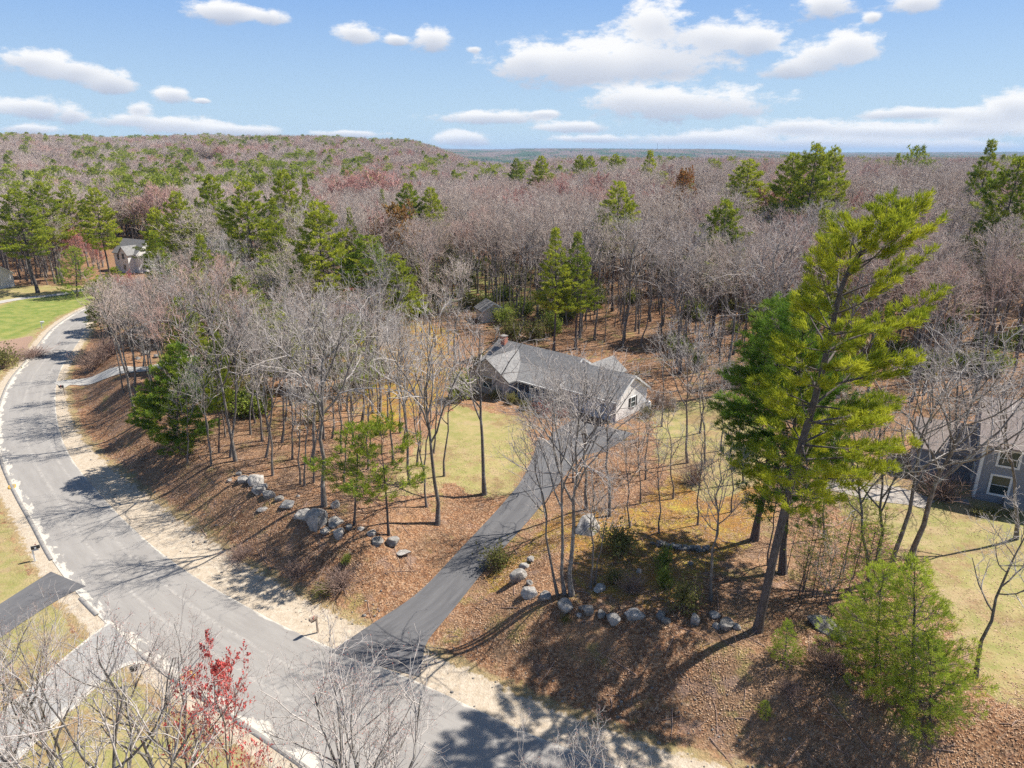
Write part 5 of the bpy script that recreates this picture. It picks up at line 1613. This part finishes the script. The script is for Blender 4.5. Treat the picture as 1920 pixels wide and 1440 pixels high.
for a in [
    (SG, 935, 1062, 62, 40, 'olive leafy bush on the right edge of the driveway above the pale grooved boulder'),
    (SG, 1158, 1035, 80, 52, 'large dark rhododendron in front of the low stone wall'),
    (SG, 1283, 1140, 62, 52, 'dense olive shrub above the lower boulder row by the thin tree'),
    (SB, 1243, 1100, 30, 30, 'lower pale green bush on the golden moss'),
    (SB, 1245, 1065, 30, 34, 'upper pale green bush on the golden moss'),
    (SG, 1150, 1092, 34, 24, 'small olive bush behind the shaded rocks'),
    (SG, 1212, 783, 28, 24, 'rounded shrub at the foot of the sunlit end gable'),
    (SD, 1185, 1108, 60, 34, 'tangle of bare brown brush behind the lower boulders'),
    (SD, 1300, 905, 70, 40, 'mound of bare brown brush on the side yard'),
    (SR, 1020, 775, 40, 22, 'reddish budding shrub in front of the porch railing'),
    (SR, 1055, 782, 30, 18, 'small reddish shrub beside the porch steps'),
    (SG, 985, 768, 26, 20, 'dark foundation shrub at the left end of the porch'),
    (SG, 960, 757, 26, 22, 'dark foundation shrub below the wing window'),
    (SG, 930, 748, 24, 20, 'dark foundation shrub at the left corner of the wing'),
    (SB, 862, 748, 50, 40, 'bright green shrub left of the ranch house wing'),
    (SF, 852, 712, 20, 14, 'small yellow blossoming shrub behind the bright green one'),
    (SF, 680, 662, 44, 26, 'yellow forsythia in front of the tan house'),
    (SG, 960, 640, 60, 44, 'left rhododendron against the woods behind the ranch house'),
    (SG, 1005, 638, 60, 40, 'middle rhododendron against the woods behind the ranch house'),
    (SB, 1035, 628, 40, 36, 'bright leafy bush right of the rhododendrons behind the ranch house'),
    (SG, 905, 690, 40, 30, 'dark shrub beside the brick chimney'),
    (SG, 1262, 640, 34, 22, 'low green bush on the forest floor behind the end gable'),
    (SD, 60, 668, 70, 14, 'low reddish brown brush mass beside the far lawn'),
    (SD, 20, 680, 60, 16, 'brown brush patch at the left edge under the far lawn'),
    (SG, 8, 690, 44, 34, 'dark bush cut by the left edge beside the brown brush'),
    (SD, 1232, 760, 26, 24, 'bare purple brush behind the propane tank'),
    (SG, 1835, 965, 26, 12, 'left small evergreen shrub along the grey house wall'),
    (SG, 1862, 966, 26, 12, 'middle small evergreen shrub along the grey house wall'),
    (SG, 1900, 968, 26, 12, 'right small evergreen shrub along the grey house wall'),
    (SD, 1765, 935, 90, 44, 'dark bare hedge brush left of the grey house corner'),
    (SB, 650, 1055, 18, 14, 'tiny green bush on the leaf bank below the speckled boulder'),
    (SG, 605, 1112, 40, 18, 'low yellow green bush on the left bank above the shoulder'),
    (SD, 640, 1095, 90, 28, 'sprawling bare brush on the left bank below the boulders'),
    (SD, 560, 1075, 70, 22, 'bare brush clump left on the lower left bank'),
    (SD, 455, 1045, 70, 20, 'bare brush clump above the sandy shoulder bend'),
    (SG, 1060, 1165, 20, 12, 'tiny evergreen sprig under the tree clump boulder'),
    (SD, 180, 690, 60, 30, 'brown brush on the bank above the gravel driveway mouth'),
    (SD, 205, 668, 60, 30, 'brown brush farther up the bank above the gravel driveway'),
    (SD, 1560, 1250, 80, 30, 'bare brush in the shade left of the young pines'),
    (SD, 1480, 1300, 60, 22, 'bare brush on the lower right leaf bank'),
]:
    sb(*a)
# understory greenery beneath the woods behind the house
ux, uy = [], []
us = [('low green understory bush beneath the bare woods behind the ranch house', SB, (720, 1130), (500, 610), 46),
      ('low green understory bush beneath the bare woods at right', SB, (1240, 1920), (540, 720), 26),
      ('low evergreen bush under the bare trees around the tan house', SG, (330, 700), (560, 760), 34)]
for lab, kd, xr_, yr_, n in us:
    for i in range(n):
        a_, b_ = random.uniform(*xr_), random.uniform(*yr_)
        P_ = G(a_, b_)
        if is_clear(np.array([P_[0]]), np.array([P_[1]]))[0]: continue
        s_ = random.uniform(1.2, 2.8)
        place(kd if random.random() < .75 else SG, 'understory_bush', P_[0], P_[1], s_, random.uniform(0, 6), (0, 0), random.uniform(.9, 1.5), lab, 'shrub', lab.replace('low ', '').replace('bush', 'bushes'), P_[2], sink=.02)

# low undergrowth: sticks, stems and seedlings nobody could count
ugV, ugQ, un = [], [], 0
r_u = np.random.default_rng(77)
X_, Y_ = jitter_grid(-48, 36, 24, 92, 1.15)
d_ = polydist(X_, Y_, REc)
k_ = (d_ > 3.8) & (r_u.uniform(size=len(X_)) < np.where(d_ < 12, 0.75, 0.3)) & (np.abs(polydist(X_, Y_, DC)) > 2.6)
X_, Y_ = X_[k_], Y_[k_]
lawnmask = np.zeros(len(X_), bool)
pxx, pyy = project(X_, Y_, terrain(X_, Y_))
for P_ in ([(735, 905), (745, 860), (800, 815), (850, 760), (985, 785), (1000, 850), (960, 925)], [(1600, 930), (1660, 985), (1740, 1080), (1850, 1300), (2150, 1330), (2150, 880)], clear_px[0]):
    lawnmask |= poly_in(pxx, pyy, P_)
X_, Y_ = X_[~lawnmask], Y_[~lawnmask]
Z_ = terrain(X_, Y_)
n_u = len(X_); m_u = 7
B0 = np.repeat(np.stack([X_, Y_, Z_ - .02], 1), m_u, 0) + r_u.normal(size=(n_u * m_u, 3)) * (.18, .18, 0)
dv = unit(r_u.normal(size=(n_u * m_u, 3)) * (1, 1, .5) + (0, 0, .75)); dv[:, 2] = np.abs(dv[:, 2])
lu = r_u.uniform(.2, .95, (n_u * m_u, 1)) * np.repeat(r_u.uniform(.4, 1.3, (n_u, 1)), m_u, 0)
Pu = np.stack([B0, B0 + dv * lu * .55, B0 + unit(dv + r_u.normal(size=dv.shape) * .3) * lu], 1)
Vu, Qu = tubes(Pu, np.tile([.010, .008, .005], (len(Pu), 1)), 3)
# fallen sticks
n_s = 900
i_ = r_u.integers(0, n_u, n_s)
c0 = np.stack([X_[i_], Y_[i_]], 1) + r_u.normal(size=(n_s, 2)) * .5
aa_ = r_u.uniform(0, 6.28, n_s); ll_ = r_u.exponential(.9, n_s) + .3
c1_ = c0 + np.stack([np.cos(aa_), np.sin(aa_)], 1) * ll_[:, None]
cm_ = (c0 + c1_) / 2 + r_u.normal(size=(n_s, 2)) * .08
Ps = np.stack([np.column_stack([c, terrain(c[:, 0], c[:, 1]) + .04]) for c in (c0, cm_, c1_)], 1)
Vs, Qs = tubes(Ps, np.tile([.022, .018, .008], (n_s, 1)) * r_u.uniform(.6, 1.6, (n_s, 1)), 4)
o = ob('undergrowth', mesh('undergrowth', np.vstack([Vu, Vs]), [np.vstack([Qu, Qs + len(Vu)])], M['brush']))
tag(o, 'bare brown stems and fallen sticks over the leaf covered banks', 'undergrowth', kind='stuff')

# fallen leaves as real little blades over the nearer banks
def fallen(n, x0, x1, y0, y1, seed, lawnkeep):
    r = np.random.default_rng(seed)
    x = r.uniform(x0, x1, n); y = r.uniform(y0, y1, n)
    # leaves drift together
    drift = np.sin(x * 1.1 + 2 * np.sin(y * .7)) * np.sin(y * 1.3 + 1.5 * np.sin(x * .6)) + .5 * np.sin(x * 3.1) * np.sin(y * 2.9)
    d = polydist(x, y, REc); dc = np.abs(polydist(x, y, DC))
    keep = (d > r.uniform(2.2, 5.2, n)) & (dc > r.uniform(1.5, 2.6, n)) & (drift > r.uniform(-1.2, .7, n))
    pxx, pyy = project(x, y, np.full(n, 1.6))
    keep &= (pxx > -60) & (pxx < 1980) & (pyy < 1480)
    g = np.zeros(n, bool)
    for P_ in ([(735, 905), (745, 860), (800, 815), (850, 760), (985, 785), (1000, 850), (960, 925)], [(1600, 930), (1660, 985), (1740, 1080), (1850, 1300), (2150, 1330), (2150, 880)]):
        g |= poly_in(pxx, pyy, P_)
    keep &= ~g | (r.uniform(size=n) < lawnkeep)
    x, y = x[keep], y[keep]
    C = np.stack([x, y, terrain(x, y) + r.uniform(.012, .05, len(x))], 1)
    a = r.uniform(0, 6.28, len(x)); s_ = r.uniform(.024, .062, len(x))[:, None]
    t1 = np.stack([np.cos(a), np.sin(a), r.normal(size=len(x)) * .2], 1); t2 = np.stack([-np.sin(a), np.cos(a), r.normal(size=len(x)) * .2], 1)
    V = np.stack([C - t1 * s_, C + t2 * s_ * .55, C + t1 * s_, C - t2 * s_ * .55], 1).reshape(-1, 3)
    return V, np.arange(len(V)).reshape(-1, 4)
mt, k = newmat('fallen_leaf')
ri = k.n('ShaderNodeNewGeometry').outputs['Random Per Island']
rp = k.n('ShaderNodeValToRGB', {0: ri})
e0 = rp.color_ramp.elements
e0[0].color = (0.13, 0.075, 0.045, 1); e0[1].color = (0.56, 0.41, 0.29, 1)
for p_, c_ in ((0.35, (0.30, 0.165, 0.09)), (0.65, (0.43, 0.26, 0.15)), (0.85, (0.54, 0.37, 0.24))):
    e = e0.new(p_); e.color = (*c_, 1)
finish(k, k.n('ShaderNodeBsdfPrincipled', {'Base Color': rp.outputs[0], 'Roughness': 0.8}).outputs[0])
V_, F_ = fallen(560000, -50, 40, 24, 66, 91, .22)
tag(ob('fallen_leaves', mesh('fallen_leaves', V_, [F_], mt, smooth=False)), 'dry tan and brown leaves lying over the banks and yard', 'fallen leaves', kind='stuff')

# mid-size understory pines in the woods
for px_, py_, h in ((350, 640, 7), (400, 690, 8), (440, 640, 9), (500, 720, 7), (360, 720, 6), (250, 640, 7), (610, 730, 6), (300, 620, 8), (670, 740, 5), (560, 560, 10), (470, 700, 8), (520, 650, 9), (545, 760, 6), (210, 640, 10), (232, 600, 9), (195, 655, 7), (380, 590, 11), (620, 520, 12), (700, 540, 11), (760, 560, 9), (780, 575, 8), (850, 560, 6),
                    (1905, 540, 10), (1890, 480, 12), (300, 510, 9), (440, 540, 9)):
    P_ = G(px_, py_)
    place(PY[1] if h < 6 else PN[3 if h % 2 else 1], 'understory_pine', P_[0], P_[1], h + (5 if px_ > 340 else 0.5), random.uniform(0, 6), (0, 0), 1.15 if h < 6 else 1.35, 'small pine growing among the bare trees, lower than they are', 'tree', 'small pines among the bare trees', P_[2])

# pines scattered through the farther woods, single ones one can tell from the bare trees
def band(n, az0, az1, r0, r1, rnd):
    out = []
    for _ in range(n):
        a = rnd.uniform(az0, az1); r = math.sqrt(rnd.uniform(r0 * r0, r1 * r1))
        out.append((r * math.sin(a), r * math.cos(a)))
    return out
prnd = random.Random(3)
pl = band(90, -0.66, -0.12, 280, 560, prnd) + band(30, -0.12, 0.66, 230, 520, prnd)
PF = []
for i, kk in enumerate(('oval', 'cone', 'broad')):
    PF.append(pine_tree(230 + i, H=20, base=0.35, gap=1.1, per=5, maxl=5.0, prof=kk, k=8, ln=0.75, wd=0.13, bstep=0.8, tstep=0.55, mat='pinefar', irr=.45))
for i, (x_, y_) in enumerate(pl):
    lab = 'far evergreen among the bare crowns of the left hill foot' if x_ < -0.12 * y_ else 'far evergreen dotting the wide bare woods on the right'
    place(PF[i % 3], 'far_pine', x_, y_, prnd.uniform(17, 23.5), prnd.uniform(0, 6), (0, 0), prnd.uniform(.85, 1.15), lab, 'tree', 'far pines, ' + ('left' if x_ < -0.12 * y_ else 'right'))

# the rest of the woods: one object that scatters whole trees over the hills
FARB = [bare_tree(240 + i, H=16, r0=0.16, first=0.4, nl=10, limb=0.32, lv=(6, 7), rmin=0.036, up=0.2, twigm='twigfar', spread=(.5, .9), wig=.12) for i in range(4)]
FARR = [bare_tree(246, H=15, r0=0.16, first=0.35, nl=10, limb=0.34, lv=(6, 8), rmin=0.045, up=0.2, twigm='redtwig', spread=(.5, .9), wig=.12)]
THIN = [bare_tree(260 + i, H=9, r0=0.075, first=0.4, nl=8, limb=0.2, lv=(4, 3), rmin=0.013, up=0.2, twigm='twigmid', lr=.014) for i in range(2)]
src = bpy.data.collections.new('woods_kinds')
def joined(proto, name):
    mats, V, polys, ids = [], [], {}, {}
    off = 0
    allF, allI = [], []
    for nm, me in proto['parts']:
        v = np.empty(len(me.vertices) * 3, np.float32); me.vertices.foreach_get('co', v)
        V.append(v.reshape(-1, 3))
        f = np.empty(len(me.loops), np.int32); me.loops.foreach_get('vertex_index', f)
        f = f.reshape(-1, 4) + off
        allF.append(f); allI.append(np.full(len(f), len(mats)))
        mats.append(me.materials[0]); off += len(V[-1])
    return mesh(name, np.vstack(V), [np.vstack(allF)], mats, np.concatenate(allI), smooth=True)
kinds = [(p, 'a_wood%d' % i) for i, p in enumerate(WOOD[:4])] + [(p, 'b_far%d' % i) for i, p in enumerate(FARB)] + [(FARR[0], 'c_red')] + [(p, 'd_pine%d' % i) for i, p in enumerate(PF)] + [(THIN[0], 'e_thin0'), (THIN[1], 'e_thin1'), (SB, 'f_bush')]
for p, nm in kinds:
    src.objects.link(bpy.data.objects.new(nm, joined(p, nm)))
KH = [p['H'] for p, _ in kinds]
X1, Y1 = jitter_grid(-420, 420, 120, 420, 5.2)
rr1 = np.hypot(X1, Y1); m1 = (rr1 > 150) & (rr1 < 400)
X2, Y2 = jitter_grid(-1100, 1100, 300, 1350, 7.6)
rr2 = np.hypot(X2, Y2); m2 = (rr2 >= 400) & (rr2 < 1350)
X3, Y3 = np.concatenate([X1[m1], X2[m2]]), np.concatenate([Y1[m1], Y2[m2]])
azm = np.arctan2(X3, Y3)
kp = (np.abs(azm) < 0.72)
X3, Y3 = X3[kp], Y3[kp]
Z3 = terrain(X3, Y3)
px3, py3 = project(X3, Y3, Z3)
far_ind = (np.hypot(X3, Y3) > 232) | (np.abs(X3) > 150) | (Y3 > 235)
kp = ~is_clear(X3, Y3) & far_ind
X3, Y3, Z3 = X3[kp], Y3[kp], Z3[kp]
X3 = np.concatenate([stuff_x, X3]); Y3 = np.concatenate([stuff_y, Y3]); Z3 = np.concatenate([stuff_z, Z3])
XT, YT = jitter_grid(-120, 130, 62, 190, 3.6)
ZT = terrain(XT, YT); pxt, pyt = project(XT, YT, ZT)
kt = ~is_clear(XT, YT) & (pxt > -50) & (pxt < 1980) & ~((pxt > 120) & (pxt < 350)) & (gap_r.uniform(size=len(XT)) < 0.6) & np.where(pxt < 740, pyt < 885, (pyt < 700))
NTHIN0 = len(X3)
X3 = np.concatenate([X3, XT[kt]]); Y3 = np.concatenate([Y3, YT[kt]]); Z3 = np.concatenate([Z3, ZT[kt]])
thin = np.arange(len(X3)) >= NTHIN0
R3 = np.hypot(X3, Y3); A3 = np.arctan2(X3, Y3)
u = gap_r.uniform(size=len(X3))
# patches of evergreens and of red maples
patch = np.sin(X3 * 0.021 + 2 * np.sin(Y3 * 0.009)) * np.cos(Y3 * 0.017 + 1.5 * np.sin(X3 * 0.011)) + 0.35 * np.sin(X3 * .07) * np.sin(Y3 * .06)
leftw = ss(0.05, -0.25, A3)
hillk = 1 - 0.72 * ss(430, 620, R3)
pprob = np.clip(0.02 + 0.05 * leftw + (0.06 + 0.38 * leftw * hillk) * ss(0.3, 0.8, patch), 0, 0.8) * ss(240, 330, R3) + ss(620, 800, R3) * 0.05
redp = 0.03 + 0.22 * ss(0.4, 0.8, np.sin(X3 * 0.03 + 4) * np.sin(Y3 * 0.02 + 1))
redp = redp + 0.75 * np.exp(-((X3 + 52) / 24) ** 2 - ((Y3 - 235) / 22) ** 2)
kidx = np.where(R3 < 260, gap_r.integers(0, 4, len(X3)), gap_r.integers(4, 8, len(X3)))
kidx = np.where(u < redp, 8, kidx)
kidx = np.where(gap_r.uniform(size=len(X3)) < pprob, gap_r.integers(9, 12, len(X3)), kidx)
kidx = np.where(thin, np.where(gap_r.uniform(size=len(X3)) < .86, 12 + gap_r.integers(0, 2, len(X3)), 14), kidx)
hh_ = gap_r.uniform(13, 18.5, len(X3)) * np.where(R3 < 600, 1, 1.05)
hh_ = np.where(kidx >= 9, gap_r.uniform(16, 22, len(X3)), hh_)
hh_ = np.where(kidx == 8, hh_ * .95, hh_)
hh_ = np.where((kidx == 12) | (kidx == 13), gap_r.uniform(6, 13, len(X3)), hh_)
hh_ = np.where(kidx == 14, gap_r.uniform(1.2, 2.6, len(X3)), hh_)
cpx, cpy = project(X3, Y3, Z3)
hh_ = np.where(kidx < 9, pine_cap(X3, Y3, Z3, cpx, R3, hh_), hh_)
capm = (cpx > 120) & (cpx < 350) & (cpy > 505)
dd_ = np.stack([ray(a_, np.interp(a_, [120, 200, 280, 350], [600, 528, 528, 470])) for a_ in cpx[capm]]) if capm.any() else np.zeros((0, 3))
hh_[capm] = np.clip(np.minimum(hh_[capm], CAMZ + Y3[capm] / dd_[:, 1] * dd_[:, 2] - Z3[capm]), 2.5, 30)
sc_ = hh_ / np.array(KH)[kidx]
sxy = sc_ * gap_r.uniform(.9, 1.25, len(X3)) * np.where(R3 > 400, 1.35, 1.08)
pm = bpy.data.meshes.new('woods')
pm.vertices.add(len(X3)); pm.vertices.foreach_set('co', np.stack([X3, Y3, Z3 - .1], 1).astype(np.float32).ravel())
for nm, ty, ar in (('kind_index', 'INT', kidx.astype(np.int32)), ('spin', 'FLOAT', gap_r.uniform(0, 6.28, len(X3)).astype(np.float32))):
    at_ = pm.attributes.new(nm, ty, 'POINT'); at_.data.foreach_set('value', ar)
at_ = pm.attributes.new('size', 'FLOAT_VECTOR', 'POINT'); at_.data.foreach_set('vector', np.stack([sxy, sxy, sc_], 1).astype(np.float32).ravel())
woods = tag(ob('woods', pm), 'bare and evergreen woods covering the country out to the hills', 'woods', kind='stuff')
ng = bpy.data.node_groups.new('woods', 'GeometryNodeTree')
ng.interface.new_socket('Geometry', in_out='INPUT', socket_type='NodeSocketGeometry')
ng.interface.new_socket('Geometry', in_out='OUTPUT', socket_type='NodeSocketGeometry')
gi = ng.nodes.new('NodeGroupInput'); go_ = ng.nodes.new('NodeGroupOutput')
ci = ng.nodes.new('GeometryNodeCollectionInfo'); ci.inputs['Collection'].default_value = src
ci.inputs['Separate Children'].default_value = True; ci.inputs['Reset Children'].default_value = True
iop = ng.nodes.new('GeometryNodeInstanceOnPoints'); iop.inputs['Pick Instance'].default_value = True
def nattr(nm, ty):
    a = ng.nodes.new('GeometryNodeInputNamedAttribute'); a.data_type = ty; a.inputs[0].default_value = nm
    return a.outputs['Attribute']
cx = ng.nodes.new('ShaderNodeCombineXYZ')
ng.links.new(nattr('spin', 'FLOAT'), cx.inputs[2])
ng.links.new(gi.outputs[0], iop.inputs['Points']); ng.links.new(ci.outputs[0], iop.inputs['Instance'])
ng.links.new(nattr('kind_index', 'INT'), iop.inputs['Instance Index'])
ng.links.new(cx.outputs[0], iop.inputs['Rotation'])
ng.links.new(nattr('size', 'FLOAT_VECTOR'), iop.inputs['Scale'])
ng.links.new(iop.outputs[0], go_.inputs[0])
md = woods.modifiers.new('woods', 'NODES'); md.node_group = ng

# the country beyond: a lumpy canopy sheet with real relief, out to the last ridge
na, nrr = 1500, 210
aa = np.linspace(-0.75, 0.75, na); rr_ = np.geomspace(1250, 13500, nrr)
A_, Rr = np.meshgrid(aa, rr_)
x = (Rr * np.sin(A_)).ravel(); y = (Rr * np.cos(A_)).ravel()
lump = gap_r.uniform(0, 1, x.size) ** 2 * 7
patchy = np.sin(x * .004 + 2 * np.sin(y * .003)) * np.sin(y * .005 + x * .002)
zc = terrain(x, y) + 12 + lump * (0.6 + 0.5 * (patchy > 0))
I = np.arange(x.size).reshape(nrr, na)
Fq = np.stack([I[:-1, :-1].ravel(), I[:-1, 1:].ravel(), I[1:, 1:].ravel(), I[1:, :-1].ravel()], 1)
mt, k = newmat('distant_canopy')
pos = k.n('ShaderNodeNewGeometry').outputs['Position']
pv_ = k.n('ShaderNodeVectorMath', {0: pos, 1: (1, .45, 1)}, operation='MULTIPLY').outputs[0]
c1 = k.mix(k.step(k.noise(0.004, 8, 0.75, pv_), 0.47, 0.55), (0.16, 0.115, 0.10), (0.045, 0.075, 0.035))
c1 = k.mix(k.m('MULTIPLY', k.step(k.noise(0.03, 4, 0.7, pos), 0.5, 0.6), 0.6), c1, (0.05, 0.08, 0.035))
finish(k, k.n('ShaderNodeBsdfDiffuse', {'Color': c1}).outputs[0])
tag(ob('distant_woods', mesh('distant_woods', np.stack([x, y, zc], 1), [Fq], mt, smooth=False)), 'distant woods fading to blue on the last ridges', 'woods', kind='stuff')

# ------------------------------------------------------------------ air
hz = MB().box(-14500, 14500, -3200, 15400, -60, 130).build('haze', None)
hz.data.materials.clear()
mt, k = newmat('haze')
mt.node_tree.nodes.clear()
v = k.n('ShaderNodeVolumePrincipled', {'Color': (0.48, 0.68, 0.98, 1), 'Density': HAZE, 'Anisotropy': 0.0})
k.n('ShaderNodeOutputMaterial', {'Volume': v.outputs[0]})
hz.data.materials.append(mt)
tag(hz, kind='stuff')
hz['label'] = 'thin blue haze lying over the whole country'
hz['category'] = 'haze'
